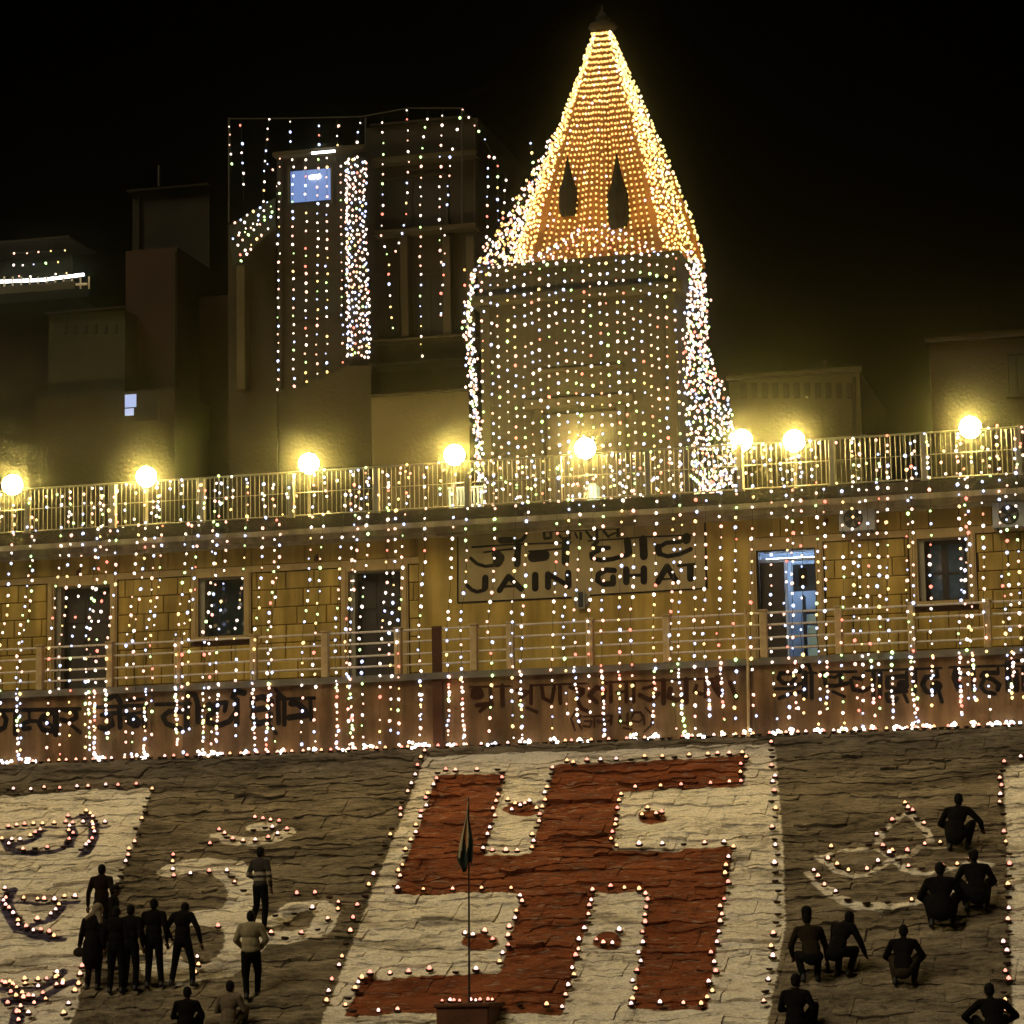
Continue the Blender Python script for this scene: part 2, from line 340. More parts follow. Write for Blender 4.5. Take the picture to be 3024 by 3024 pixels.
# ---------------- the stone bank: a bed, and stones laid in courses on it
bank = MB().add([S3(-17, -.05, -.14), S3(17, -.05, -.14), S3(17, 18.6, -.14), S3(-17, 18.6, -.14)], [(0, 3, 2, 1)])
bank.box((-17, -.45, ZB-.5), (17, -.02, ZB-.012))
bank = tag(bank.build('stone_bank', M['earth']), kind='structure')
def wob(x, s): return .5*math.sin(1.3*x + s) + .3*math.sin(3.1*x + 2.1*s) + .25*math.sin(7.3*x + 4.7*s) + .12*math.sin(15.1*x + 3.3*s)
def rough(u, v):            # rolling hewn surface shared by neighbouring stones
    return (.030*np.sin(1.7*u + 2.3*np.sin(.9*v)) * np.sin(2.6*v + 1.1*np.sin(1.3*u)) + .026*np.sin(5.1*u + 1.7*v + 2*np.sin(2.2*v)) * np.cos(6.3*v + 2*np.sin(1.9*u))
            + .016*np.sin(11.0*u + 3*np.sin(4*v)) * np.sin(14.0*v + 2*np.sin(5*u)))
NX, NY = 10, 8
stones = []
v = 0.02; row = 0
while v < 17.6:
    hgt = random.choice((random.uniform(.24, .40), random.uniform(.36, .72))); sa, sb = row*1.7, (row+1)*1.7
    x = -16.6 - random.random()*.6
    while x < 16.4:
        w = random.choice((random.uniform(.30, .6), random.uniform(.5, 1.3)))
        ledge = max(0, wob(x*.45 + row*.9, row*2.3) - .15)
        ramp_ = .008 + .075*ledge + (random.random() < .07)*random.uniform(.02, .05)
        h0 = random.gauss(0, .010); tx = random.gauss(0, .010)
        g = random.choice((.0, .0, .002, .006)); gx = random.choice((.0, .0, .0, .002, .008))
        de = random.choice((.003, .005, .009, .018))
        S, T = np.meshgrid(np.linspace(0, 1, NX), np.linspace(0, 1, NY))
        S = S.ravel(); T = T.ravel()
        ux = x + gx + S*(w - 2*gx)
        va = np.array([v + .10*wob(a, sa) for a in ux]); vb = np.array([v + hgt + .10*wob(a, sb) for a in ux])
        vv = va + g + T*(vb - va - 2*g)
        hh = h0 + tx*(S-.5) + ramp_*T**1.5 - de*np.exp(-(np.minimum(T, 1-T)*hgt/.03)) - (.001+gx*1.8)*np.exp(-(np.minimum(S, 1-S)*w/.03)) + rough(ux, vv) + rng.normal(0, .005, len(S))
        stones.append((ux, vv, hh))
        x += w
    v += hgt; row += 1
grid_f = [(j*NX+i, (j+1)*NX+i, (j+1)*NX+i+1, j*NX+i+1) for j in range(NY-1) for i in range(NX-1)]
border = [i for i in range(NX)] + [j*NX+NX-1 for j in range(1, NY)] + [(NY-1)*NX+i for i in range(NX-2, -1, -1)] + [j*NX for j in range(NY-2, 0, -1)]
nb = len(border); n0 = NX*NY
skirt_f = [(n0+i, n0+(i+1) % nb, n0+nb+(i+1) % nb, n0+nb+i) for i in range(nb)]
FA = np.array(grid_f + skirt_f)
def stone_arrays(s):
    ux, vv, hh = s
    uu = np.concatenate([ux, ux[border], ux[border]]); v2 = np.concatenate([vv, vv[border], vv[border]]); h2 = np.concatenate([hh, hh[border], np.full(nb, -.13)])
    P = SO[None] + np.outer(uu, [1, 0, 0]) + np.outer(v2, SD) + np.outer(h2, SN)
    return P, np.stack([uu, v2], 1)
def paint(me, uv):
    for nm, sh in (('paint_white', SH_WHITE), ('paint_red', SH_RED), ('paint_dark', SH_DARK)):
        a = me.attributes.new(nm, 'FLOAT', 'POINT'); a.data.foreach_set('value', field(uv, sh).astype(np.float32))
def np_mesh(name, P, F, m, smooth_n=None):
    me = bpy.data.meshes.new(name); me.vertices.add(len(P)); me.vertices.foreach_set('co', P.astype(np.float32).ravel())
    me.loops.add(F.size); me.loops.foreach_set('vertex_index', F.astype(np.int32).ravel())
    me.polygons.add(len(F)); me.polygons.foreach_set('loop_start', np.arange(0, F.size, F.shape[1], dtype=np.int32))
    me.polygons.foreach_set('loop_total', np.full(len(F), F.shape[1], np.int32))
    me.polygons.foreach_set('use_smooth', np.ones(len(F), bool))
    me.materials.append(m); me.update(calc_edges=True); return me
cent = [S3(s[0].mean(), s[1].mean()) for s in stones]
area = [pxw(c)*(s[0].max()-s[0].min())*(s[1].max()-s[1].min()) if inframe(c, -20) else 0 for s, c in zip(stones, cent)]
big = set(sorted(range(len(stones)), key=lambda i: -area[i])[:300])
rest_P, rest_F, rest_uv, off = [], [], [], 0
for i, s in enumerate(stones):
    P, uv = stone_arrays(s)
    if i in big:
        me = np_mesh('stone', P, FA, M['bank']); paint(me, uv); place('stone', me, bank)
    else:
        rest_P.append(P); rest_F.append(FA + off); rest_uv.append(uv); off += len(P)
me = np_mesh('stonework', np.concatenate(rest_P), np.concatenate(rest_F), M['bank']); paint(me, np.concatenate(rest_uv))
tag(place('stonework', me, bank), kind='stuff')

# ================================================================== GHAT BUILDING
YF = 1.2                                  # upper face, set back behind the walkway
ZW, ZC, ZT = 9.18, 12.95, 14.42           # walkway, cornice top, terrace railing top
X0, X1 = -17.0, 17.0
gb = empty('ghat_building', (0, 0, ZB), 'long yellow stone building with cornice, walkway and painted lettering above the bank', 'building')
def P_(mb, name, mats, parent=gb, smooth=False):
    o = mb.build(name, mats, None, smooth); o.parent = parent
    o.matrix_parent_inverse = Matrix.Translation(parent_world(parent)).inverted(); return o
def parent_world(o):
    t = Vector((0, 0, 0))
    while o is not None:
        t = t + o.location
        if o.parent is not None: t = t + o.matrix_parent_inverse.translation
        o = o.parent
    return t
XW = lambda px, py=1800, Y=YF: W(px, py, Y)[0]
ZWp = lambda px, py, Y=YF: W(px, py, Y)[2]
# openings: pixel rects on the upper face (x0, x1, ytop, ybottom or None for down to walkway)
doorA = (XW(163), XW(328), ZWp(245, 1730), ZW); doorC = (XW(1030), XW(1187), ZWp(1110, 1685), ZW)
doorD = (XW(2238), XW(2414), ZWp(2325, 1622), ZW)
winB = (XW(587), XW(723), ZWp(655, 1705), ZWp(655, 1880)); winF = (XW(2716), XW(2866), ZWp(2790, 1588), ZWp(2790, 1775))
OPEN = [doorA, winB, doorC, doorD, winF]
wall = MB()
TW = .34                                  # wall thickness
zt = ZC - .25
xs = sorted([X0, X1] + [a for o in OPEN for a in o[:2]])
for a, b in zip(xs[:-1], xs[1:]):
    o = next((o for o in OPEN if abs(o[0]-a) < 1e-6 and abs(o[1]-b) < 1e-6), None)
    if o is None: wall.box((a, YF, ZW-.3), (b, YF+TW, zt))
    else:
        wall.box((a, YF, o[2]), (b, YF+TW, zt))
        if o[3] > ZW + .01: wall.box((a, YF, ZW-.3), (b, YF+TW, o[3]))
wall = P_(wall, 'wall', M['joint'])
def block(lo, hi, m='facade'):
    o = MB().cbox(lo, hi, .018).build('block', M[random.choice(('facade', 'facade', 'facade_tone'))] if m == 'facade' else M[m])
    o.parent = wall; o.matrix_parent_inverse = Matrix.Translation(parent_world(wall)).inverted(); return o
MIDL, MIDR = XW(1240), XW(2215)
yb0, yb1 = YF-.045, YF+.01
FR = .20                                   # surround width
def clear(a, b, z0, z1):
    """cut the span a..b at the openings with surrounds; returns pieces"""
    segs = [(a, b)]
    for o in OPEN:
        oa, ob, oz1, oz0 = o[0]-FR, o[1]+FR, o[2]+.16, (o[3]-.10 if o[3] > ZW+.01 else ZW-1)
        if z1 <= oz0 or z0 >= oz1: continue
        new = []
        for s in segs:
            if s[1] <= oa or s[0] >= ob: new.append(s)
            else:
                if s[0] < oa: new.append((s[0], oa))
                if s[1] > ob: new.append((ob, s[1]))
        segs = new
    return [s for s in segs if s[1]-s[0] > .05]
rows = [(zt-.52, zt-.02)]
zr = zt - .52 - .17
rows_z = [zr - .015]
while rows_z[-1] > ZW + .1: rows_z.append(rows_z[-1] - .445)
rows += [(max(b, ZW-.05), t) for t, b in zip(rows_z[:-1], rows_z[1:])]
g = .007
for r, (z0, z1) in enumerate(rows):
    for (ra, rb) in ((X0, MIDL), (MIDR, X1)):
        x = ra - (.33 if r % 2 else 0)
        while x < rb:
            w = .70*random.uniform(.88, 1.12)*(1.0 if r else 1.02)
            a, b = max(x, ra), min(x + w, rb)
            x += w
            if b - a < .06 or b < -14.6 or a > 13.4: continue
            for s in clear(a, b, z0, z1):
                block((s[0]+g, yb0 + random.uniform(-.004, .006), z0+g), (s[1]-g, yb1, z1-g))
# string course band, mid-section plaster, sign
for (ra, rb) in ((X0, MIDL), (MIDR, X1)):
    P_(MB().box((ra, YF-.06, zt-.52-.165), (rb, YF-.001, zt-.525)), 'string_course', M['band'])
P_(MB().box((MIDL, YF-.05, ZW-.05), (MIDR, YF-.001, zt-.01)), 'plaster_panel', M['facade'])
co = P_(MB().box((X0, .62, ZC-.13), (X1, YF+.2, ZC)).box((X0, .78, ZC-.25), (X1, YF+.2, ZC-.132)).box((X0, .92, ZC-.33), (X1, YF-.0615, ZC-.252)), 'cornice', M['cornice'])
P_(MB().box((X0, .72, ZC+.002), (X1, 1.02, ZC+.31)), 'parapet', M['parapet'])
P_(MB().box((X0, 1.022, ZC-.1), (X1, 13.0, ZC+.06)), 'terrace_slab', M['concrete'])
P_(MB().box((X0, .0, ZB-.5), (X1, YF-.002, ZW-.16)), 'plinth', M['plinth'])
P_(MB().box((X0, -.10, ZW-.158), (X1, YF-.002, ZW)), 'walkway_slab', M['concrete'])
P_(MB().box((X0, 1.8, ZW), (doorD[0]-.68, 1.9, ZC-.2)), 'room_partition', M['dark']); P_(MB().box((doorD[1]+1.28, 1.8, ZW), (X1, 1.9, ZC-.2)), 'room_partition', M['dark']) 
pl = MB()
for px, ww in ((1292, .22), (452, .16), (955, .16), (2215, .10)):
    xx = XW(px, 2100, 0); pl.box((xx-ww/2, -.05, ZB+.0), (xx+ww/2, -.002, ZW-.16))
P_(MB().box((XW(1280, 2100, 0), -.06, ZB+.0), (XW(1308, 2100, 0), -.002, ZW+1.12)), 'pilaster', M['plinth_dark'])
P_(MB().tube([(XW(2210, 2100, 0), -.06, ZB), (XW(2208, 1900, 0), -.07, ZW-.2), (XW(2206, 1850, 0), -.13, ZW+1.2)], .035, 8), 'drain_pipe', M['post'])
def surround(o, door, dark='dark'):
    a, b, z1, z0 = o
    s = MB(); zz0 = z0 if door else z0 - .10
    s.box((a-FR+.02, YF-.075, zz0), (a-.0, YF-.001, z1+.14)); s.box((b+.0, YF-.075, zz0), (b+FR-.02, YF-.001, z1+.14))
    s.box((a, YF-.075, z1), (b, YF-.001, z1+.14))
    s.box((a-FR+.06, YF-.095, zz0), (a-.05, YF-.0755, z1+.09)); s.box((b+.05, YF-.095, zz0), (b+FR-.06, YF-.0755, z1+.09))
    return s
RW = .10                                   # inner jamb
dnames = {0: 'door', 1: 'window', 2: 'door', 3: 'door', 4: 'window'}
for k, o in enumerate(OPEN):
    a, b, z1, z0 = o; door = dnames[k] == 'door'
    lab = ['dark closed door at the far end of walkway', 'small square dark window', 'dark door beside the name board', 'open door showing a blue lit room', 'four-pane casement window with pale blue glass'][k]
    e = empty(dnames[k], (0, 0, 0)); e.parent = gb; e['label'] = lab
    e.matrix_parent_inverse = Matrix.Translation(gb.location).inverted()
    P_(surround(o, door), 'frame', M['band'], e)
    P_(MB().box((a-.001, YF+.001, z0), (a+.16 if k != 3 else a+.05, YF+TW-.01, z1)).box((b-.03, YF+.001, z0), (b+.001, YF+TW-.01, z1)).box((a+.16, YF+.001, z1-.04), (b-.03, YF+TW-.01, z1+.001)), 'reveal', M['reveal'] if k != 3 else M['doorwood'], e)
    if k in (0, 2):
        mid = (a+.16+b-.03)/2
        for (l, r) in ((a+.165, mid-.004), (mid+.004, b-.035)):
            lf = MB().box((l, YF+.22, z0+.01), (r, YF+.26, z1-.05))
            for q in range(3):
                zz = z0+.12+q*(z1-z0-.2)/3; lf.cbox((l+.08, YF+.20, zz), (r-.08, YF+.2195, zz+(z1-z0-.2)/3-.1), .012)
            P_(lf, 'door_leaf', M['doorwood'], e)
        P_(MB().lathe([(.02, 0), (.028, .01), (.02, .03)], 8, (mid+.06, YF+.17, z0+1.0), axis='y'), 'handle', M['rail'], e)
    elif k == 1:
        P_(MB().box((a-.12, YF-.14, z0-.06), (b+.10, YF-.0755, z0)), 'sill', M['band'], e)
        f = MB(); f.box((a+.165, YF+.2, z0+.01), (a+.215, YF+.25, z1-.05)).box((b-.085, YF+.2, z0+.01), (b-.035, YF+.25, z1-.05)).box((a+.216, YF+.2, z0+.01), (b-.086, YF+.25, z0+.06)).box((a+.216, YF+.2, z1-.10), (b-.086, YF+.25, z1-.05))
        P_(f, 'sash', M['doorwood'], e)
        P_(MB().box((a+.21, YF+.22, z0+.055), (b-.08, YF+.23, z1-.09)), 'pane', M['glass'], e)
    elif k == 3:
        # blue lit room: a shallow room with furniture
        rz0, rz1 = ZW, z1
        rm = MB().box((a-.6, YF+1.9, rz0), (b+1.2, YF+1.96, rz1+.5)).box((b+1.2, YF+TW, rz0), (b+1.26, YF+1.9, rz1+.5)).box((a-.66, YF+TW, rz0), (a-.6, YF+1.9, rz1+.5)).box((a-.6, YF+TW, rz1+.5), (b+1.2, YF+1.9, rz1+.56)).box((a-.6, YF+TW, rz0-.02), (b+1.2, YF+1.9, rz0))
        P_(rm, 'room', M['roomwall'], e)
        P_(MB().cbox((a+.06, YF+.10, z0+.01), (a+.64, YF+.15, z1-.28), .01), 'door_leaf', M['doorwood'], e)
        P_(MB().box((a+.05, YF+.12, z1-.26), (b-.04, YF+.20, z1-.20)).box((a+.66, YF+.12, z0), (a+.70, YF+.2, z1-.262)), 'inner_frame', M['roomwall'], e)
        P_(MB().box((a+.1, YF+.9, z1-.14), (b-.1, YF+.96, z1-.08)), 'ceiling_tube', M['blueroom'], e)
        pf = P_(MB().box((a+.78, YF+.55, z1-.95), (b-.08, YF+.59, z1-.30)), 'picture_frame', M['plastic'], e)
        P_(MB().box((a+.92, YF+.535, z1-.84), (b-.30, YF+.5495, z1-.40)), 'picture', M['doorwood'], e)
        sh = MB().box((a+1.0, YF+.5, z0), (a+1.03, YF+.85, z1-1.05)).box((b-.03, YF+.5, z0), (b+.0, YF+.85, z1-1.05))
        for q in range(5): sh.box((a+1.031, YF+.5, z0+.15+q*.27), (b-.031, YF+.85, z0+.17+q*.27))
        P_(sh, 'shelf', M['ac_dark'], e)
        for q in range(4): P_(MB().cbox((a+1.10, YF+.52, z0+.172+q*.27), (b-.06, YF+.8, z0+.36+q*.27), .01), 'box', M['shelfblue'], e)
    else:
        P_(MB().box((a-.12, YF-.14, z0-.06), (b+.10, YF-.0755, z0)), 'sill', M['band'], e)
        mx = (a+b)/2; mz = z0 + (z1-z0)*.45
        f = MB().box((a+.161, YF+.15, z0), (a+.26, YF+.2, z1-.041)).box((b-.12, YF+.15, z0), (b-.031, YF+.2, z1-.041)).box((mx-.05, YF+.15, z0), (mx+.09, YF+.2, z1-.041))
        for (l, r) in ((a+.26, mx-.05), (mx+.09, b-.12)):
            f.box((l, YF+.15, z0), (r, YF+.2, z0+.07)).box((l, YF+.15, z1-.15), (r, YF+.2, z1-.041)).box((l, YF+.155, mz-.03), (r, YF+.195, mz+.03))
        P_(f, 'sash', M['doorwood'], e)
        for (l, r) in ((a+.255, mx-.045), (mx+.085, b-.115)):
            for (q0, q1) in ((z0+.065, mz-.025), (mz+.025, z1-.145)):
                P_(MB().box((l, YF+.17, q0), (r, YF+.18, q1)), 'pane', mat('curtained_glass', (.05, .075, .10), .15, (.10, .14, .19), 5, spec=.8), e)

# ---------------- lettering: brush strokes laid on the wall
def strokes(name, label, lines, x0, y0, f, Y, m, parent):
    mb = MB(); n = 0
    for pts, w in lines:
        pts = [(x0 + a*f, y0 + c*f) for a, c in pts]
        w3 = w*f*.5*(1.25 if Y < .1 else 1.0)*(abs(W(x0+100, y0, Y)[0]-W(x0, y0, Y)[0])/100)
        P = [W(a, c, Y) for a, c in pts]
        for i, p in enumerate(P):
            yy = Y - .0002*(n % 18); n += 1
            mb.add([(p[0], yy, p[2])] + [(p[0]+w3*math.cos(t*PI/5), yy, p[2]+w3*math.sin(t*PI/5)) for t in range(10)], [(0, k % 10+1, (k+1) % 10+1) for k in range(10)])
            if i+1 < len(P):
                q = P[i+1]; d = np.array([q[0]-p[0], q[2]-p[2]]); L = np.linalg.norm(d)
                if L < 1e-6: continue
                nn = np.array([-d[1], d[0]])/L*w3; yy = Y - .0002*(n % 18); n += 1
                mb.add([(p[0]+nn[0], yy, p[2]+nn[1]), (p[0]-nn[0], yy, p[2]-nn[1]), (q[0]-nn[0], yy, q[2]-nn[1]), (q[0]+nn[0], yy, q[2]+nn[1])], [(0, 1, 2, 3)])
    o = P_(mb, name, m, parent); o['label'] = label; return o
YS = YF - .056
sign = P_(MB().add([W(1354, 1577, YS), W(2085, 1540, YS), W(2087, 1742, YS), W(1356, 1782, YS)], [(0, 3, 2, 1)]), 'name_board', M['sign']); sign['label'] = 'painted name board reading JAIN GHAT in two scripts'
JG = [([(155,232),(440,212),(860,198)],13), ([(145,310),(190,350),(250,368),(310,360),(365,330)],24), ([(330,285),(352,310),(335,340)],70), ([(240,268),(340,256),(470,240)],13), ([(480,215),(476,350)],50),
 ([(360,182),(430,182)],44), ([(460,195),(510,182),(535,150)],26), ([(822,200),(820,335)],55), ([(590,300),(625,295),(670,290)],78), ([(560,262),(660,255),(790,242)],13),
 ([(985,187),(1215,172),(1400,158),(1720,145)],11), ([(1045,195),(1020,215),(1050,240),(1130,236)],32), ([(1060,255),(1005,280),(1010,312),(1080,325),(1160,315),(1270,285)],32), ([(1262,185),(1272,270)],52), ([(1374,175),(1380,295)],56),
 ([(1685,160),(1682,180)],60), ([(1640,192),(1540,200),(1482,235),(1490,278),(1550,297),(1640,280),(1715,245)],30), ([(1480,230),(1490,275)],44),
 ([(250,450),(247,520)],46), ([(245,535),(190,550),(150,535),(120,505)],26), ([(415,440),(350,540)],40), ([(415,440),(505,530)],40), ([(375,512),(470,508)],17), ([(605,430),(605,525)],46), ([(697,425),(697,515)],44), ([(700,425),(840,505)],34), ([(840,415),(842,508)],46),
 ([(1170,398),(1110,394),(1055,425),(1050,468),(1090,495),(1160,492)],38), ([(1160,490),(1160,445)],40), ([(1255,392),(1255,480)],46), ([(1380,385),(1380,475)],46), ([(1255,435),(1380,430)],22), ([(1545,368),(1480,480)],42), ([(1545,368),(1605,465)],42), ([(1510,460),(1590,455)],13), ([(1625,364),(1735,352)],20), ([(1710,370),(1712,455)],46),
 ([(660,124),(1210,102)],8), ([(668,130),(672,170),(718,165),(715,122)],20), ([(780,150),(800,172),(840,166)],18), ([(850,118),(852,172)],16), ([(930,130),(930,172)],18), ([(970,122),(1005,165)],18), ([(1044,112),(1046,165)],22), ([(1092,115),(1128,158)],20), ([(1195,108),(1195,150)],24), ([(1135,148),(1175,130)],16), ([(890,130),(905,165)],14)]
strokes('lettering', 'black lettering JAIN GHAT in Devanagari and Latin letters', JG, 1330, 1520, .4141, YS-.003, M['paint_black'], sign)
strokes('border', 'dark painted border line', [([(0,150),(640,113)],10), ([(700,106),(1815,40)],9), ([(1815,40),(1828,522)],13), ([(55,628),(860,590)],11), ([(1000,575),(1828,525)],11), ([(52,150),(52,620)],9)], 1330, 1520, .4141, YS-.003, M['paint_black'], sign)
T1 = [([(0,190),(455,181)],17), ([(10,200),(36,240),(26,285),(0,300)],22), ([(92,192),(88,322)],24), ([(165,190),(170,250)],14), ([(168,250),(130,265),(135,295),(170,290)],20), ([(175,250),(205,250)],17), ([(300,202),(242,225),(222,260),(245,300),(290,308),(310,290)],22), ([(250,240),(310,290)],15), ([(318,190),(318,325)],27), ([(370,187),(430,192),(436,230),(390,255),(350,240)],22), ([(380,250),(460,316)],16),
 ([(535,172),(840,160)],16), ([(580,215),(660,204)],20), ([(625,220),(640,270),(600,295),(568,285)],24), ([(682,172),(685,285)],22), ([(618,125),(660,100),(690,150)],22), ([(725,132),(820,125)],16), ([(745,240),(775,258)],52), ([(705,215),(810,200)],14), ([(822,165),(825,278)],26),
 ([(890,155),(1085,149)],16), ([(1060,195),(962,195),(930,225),(950,265),(1030,295)],22), ([(1066,150),(1066,288)],27), ([(1068,150),(1072,95),(1112,100),(1128,150),(1130,255)],24), ([(1150,182),(1195,150)],18),
 ([(1200,172),(1240,150),(1236,190),(1190,220),(1190,260),(1250,275),(1310,250),(1345,200)],24), ([(1240,150),(1290,143),(1282,190)],20), ([(1330,112),(1345,78),(1392,90)],26), ([(1352,130),(1352,265)],24),
 ([(1440,160),(1440,125),(1500,112),(1550,140),(1530,175),(1450,185),(1440,225),(1470,265),(1530,250),(1542,210)],26), ([(1530,260),(1576,320)],14), ([(1585,112),(1590,260)],22), ([(1622,120),(1622,270)],20), ([(1600,125),(1795,118)],14), ([(1660,150),(1700,150),(1742,190)],26), ([(1650,230),(1760,214)],26), ([(1770,125),(1776,240)],18), ([(1572,70),(1612,110)],16)]
strokes('lettering', 'dark Devanagari lettering on the plinth beneath the small window', T1, 0, 2000, .5176, -.004, M['paint_black'], gb)
T2 = [([(200,140),(440,135)],10), ([(560,130),(900,118)],10), ([(1020,112),(1520,92),(1700,90)],10), ([(225,165),(255,165),(262,190),(222,192)],36), ([(240,250),(330,240)],22), ([(260,285),(320,235)],18), ([(392,132),(396,252)],22), ([(320,150),(326,225)],18), ([(480,160),(550,170),(500,210)],18), ([(566,140),(566,238)],18), ([(540,265),(600,290)],16), ([(630,140),(640,208),(688,230),(705,140)],18), ([(738,130),(742,238)],18), ([(800,140),(880,172),(840,210),(870,270),(910,288)],18), ([(845,140),(885,155)],14),
 ([(960,232),(915,190),(960,142),(1008,160),(1000,222)],22), ([(980,75),(1016,120)],14), ([(1042,112),(1046,230)],18), ([(1080,172),(1135,165)],14), ([(1138,110),(1138,228)],18), ([(1182,108),(1182,228)],18), ([(1220,190),(1280,220),(1332,180)],22), ([(1240,150),(1300,132)],16), ([(1362,100),(1362,238)],22), ([(1402,150),(1392,200),(1440,220),(1490,200)],22), ([(1497,95),(1497,232)],24), ([(1560,132),(1546,170),(1590,182)],18), ([(1612,100),(1612,200)],16), ([(1650,112),(1700,188)],26), ([(1682,82),(1690,150)],24), ([(1760,112),(1800,208)],20),
 ([(830,290),(805,330),(830,400)],9), ([(865,310),(845,350),(870,390)],9), ([(880,318),(1050,310)],9), ([(890,345),(930,345),(920,380),(880,375)],10), ([(946,315),(946,380)],10), ([(968,345),(984,350)],18), ([(1006,315),(1006,380)],10), ([(1020,350),(1048,332)],10), ([(1049,312),(1046,365)],10), ([(1100,315),(1100,355),(1140,355)],13), ([(1146,300),(1146,365)],13), ([(1120,385),(1170,395)],10), ([(1165,330),(1185,292),(1225,292),(1240,330),(1215,350),(1175,345)],10), ([(1241,310),(1246,365)],10), ([(1255,265),(1295,310),(1287,370),(1245,410)],9)]
strokes('lettering', 'brown Devanagari lettering on the plinth below the name board', T2, 1290, 1960, .4917, -.004, M['letter_brown'], gb)
T3 = [([(160,167),(145,205),(180,240),(240,240),(268,202),(240,172),(172,168)],25), ([(120,280),(240,280),(310,240)],20), ([(150,350),(250,312),(330,300)],22), ([(336,165),(336,340)],34), ([(285,162),(420,166)],14), ([(386,170),(388,350)],24), ([(302,150),(320,102),(360,97),(384,160)],22), ([(455,160),(710,156)],16), ([(780,150),(1330,130)],14), ([(475,187),(490,258),(560,260),(648,240)],24), ([(500,190),(560,200),(600,162)],18), ([(540,300),(625,338)],18), ([(596,165),(600,248)],26), ([(690,200),(750,210),(762,172)],22), ([(672,222),(690,288),(760,298),(820,270)],24), ([(838,165),(836,340)],26), ([(885,160),(885,340)],28),
 ([(940,200),(1060,190)],28), ([(935,222),(940,270),(1010,288),(1070,270)],26), ([(1045,255),(1056,256)],66), ([(930,322),(940,368),(988,382),(1008,350)],24), ([(950,310),(1080,300)],20), ([(1060,322),(1085,376)],20), ([(1078,162),(1080,260)],22), ([(1138,150),(1138,300)],27), ([(1297,140),(1300,188)],22), ([(1300,192),(1218,196),(1192,250),(1222,302),(1280,308)],28), ([(1288,260),(1298,262)],64), ([(1312,300),(1335,376)],22), ([(1390,125),(1800,112)],14), ([(1445,145),(1430,200),(1465,280)],44), ([(1490,180),(1560,178)],16), ([(1562,130),(1566,288)],26), ([(1742,125),(1745,160)],16), ([(1740,165),(1640,165),(1622,190),(1700,210),(1752,250),(1740,288)],26), ([(1640,215),(1616,260),(1650,302),(1720,318)],24), ([(1815,92),(1820,288)],36), ([(1872,160),(1876,288)],34), ([(1832,110),(1842,76),(1925,76)],20), ([(1925,130),(1928,288)],22), ([(1840,120),(1990,112)],14), ([(1960,130),(1965,288)],24)]
strokes('lettering', 'bold black Devanagari lettering on the plinth below the open door', T3, 2240, 1920, .4058, -.004, M['paint_black'], gb)
# wall lamp plate under the board
px = W(1717, 1772, YF-.05)
P_(MB().lathe([(.0, -.02), (.20, -.02), (.22, 0), (.22, .019)], 16, (0, 0, 0), axis='y').__class__().lathe([(.19, -.03), (.20, 0)], 16, (px[0], YF-.052, px[2]), axis='y').box((px[0]-.10, YF-.12, px[2]-.22), (px[0]+.10, YF-.083, px[2]+.22)), 'niche_plate', M['reveal'])
P_(MB().box((px[0]-.06, YF-.126, px[2]-.18), (px[0]+.06, YF-.1205, px[2]+.18)), 'niche_slot', M['ac_dark'])
for kx, ky in ((430, 1692), (935, 1645), (2440, 1540)):
    p = W(kx*1.0 if kx != 430 else 233, ky if kx != 430 else 1687, YF-.06)
    P_(MB().tube([(p[0]-.03, YF-.05, p[2]-.09), (p[0], YF-.09, p[2]), (p[0]+.03, YF-.05, p[2]+.07)], [.05, .055, .02], 7), 'broken_bracket', M['plinth_dark'])

# ---------------- air conditioners
def aircon(px0, px1, py0, py1, label):
    a = W(px0, py1, YF-.3); b = W(px1, py0, YF-.3)
    e = empty('air_conditioner', (a[0], YF-.3, a[2]), label, 'air conditioner', 'outdoor units on the facade')
    w, h = b[0]-a[0], b[2]-a[2]
    MB().cbox((0, 0, 0), (w, .26, h), .015).build('casing', M['ac'], e)
    fan = MB().lathe([(.0, -.004), (h*.38, -.004), (h*.40, -.001)], 20, (w*.40, 0, h*.5), axis='y').build('fan_grille', M['ac_dark'], e)
    bl = MB()
    for k in range(4):
        t = k*PI/2; bl.add([(w*.40+.03*math.cos(t), -.007-.0004*k, h*.5+.03*math.sin(t)), (w*.40+h*.34*math.cos(t-.35), -.007-.0004*k, h*.5+h*.34*math.sin(t-.35)), (w*.40+h*.34*math.cos(t+.35), -.007-.0004*k, h*.5+h*.34*math.sin(t+.35))], [(0, 1, 2)])
    bl.build('fan_blade', M['concrete'], fan)
    for x in (w*.12, w*.88): MB().box((x-.02, -.01, -.05), (x+.02, .24, -.001)).build('bracket', M['ac_dark'], e)
    MB().box((w*.80, -.006, h*.12), (w*.96, -.001, h*.9)).build('service_panel', M['ac'], e)
aircon(2478, 2582, 1492, 1570, 'grey air conditioner high on the facade beside the blue lit doorway')
aircon(2932, 3050, 1478, 1560, 'air conditioner with dark round fan above and past the four-pane window')

# ---------------- walkway railing
wr = empty('walkway_railing', (0, 0, ZW), 'cream and yellow railing of square posts and four thin rails along the walkway', 'railing')
posts_px = [-105, 117, 324, 525, 749, 960, 1176, 1400, 1508, 1744, 1971, 2258, 2481, 2697, 2922, 3140]
RT_ = 1.12
for px in posts_px:
    x = XW(px, 1980, -.04)
    MB().cbox((x-.085, -.09, .0), (x+.085, .07, RT_-.02), .015).box((x-.10, -.105, RT_-.0195), (x+.10, .085, RT_+.02)).build('post', M['post'], wr)
for z in (RT_-.06, .78, .48, .22):
    MB().tube([(XW(-105, 1980, 0), -.005, z), (XW(3140, 1980, 0), -.005, z)], .026, 6).build('rail', M['rail'], wr)
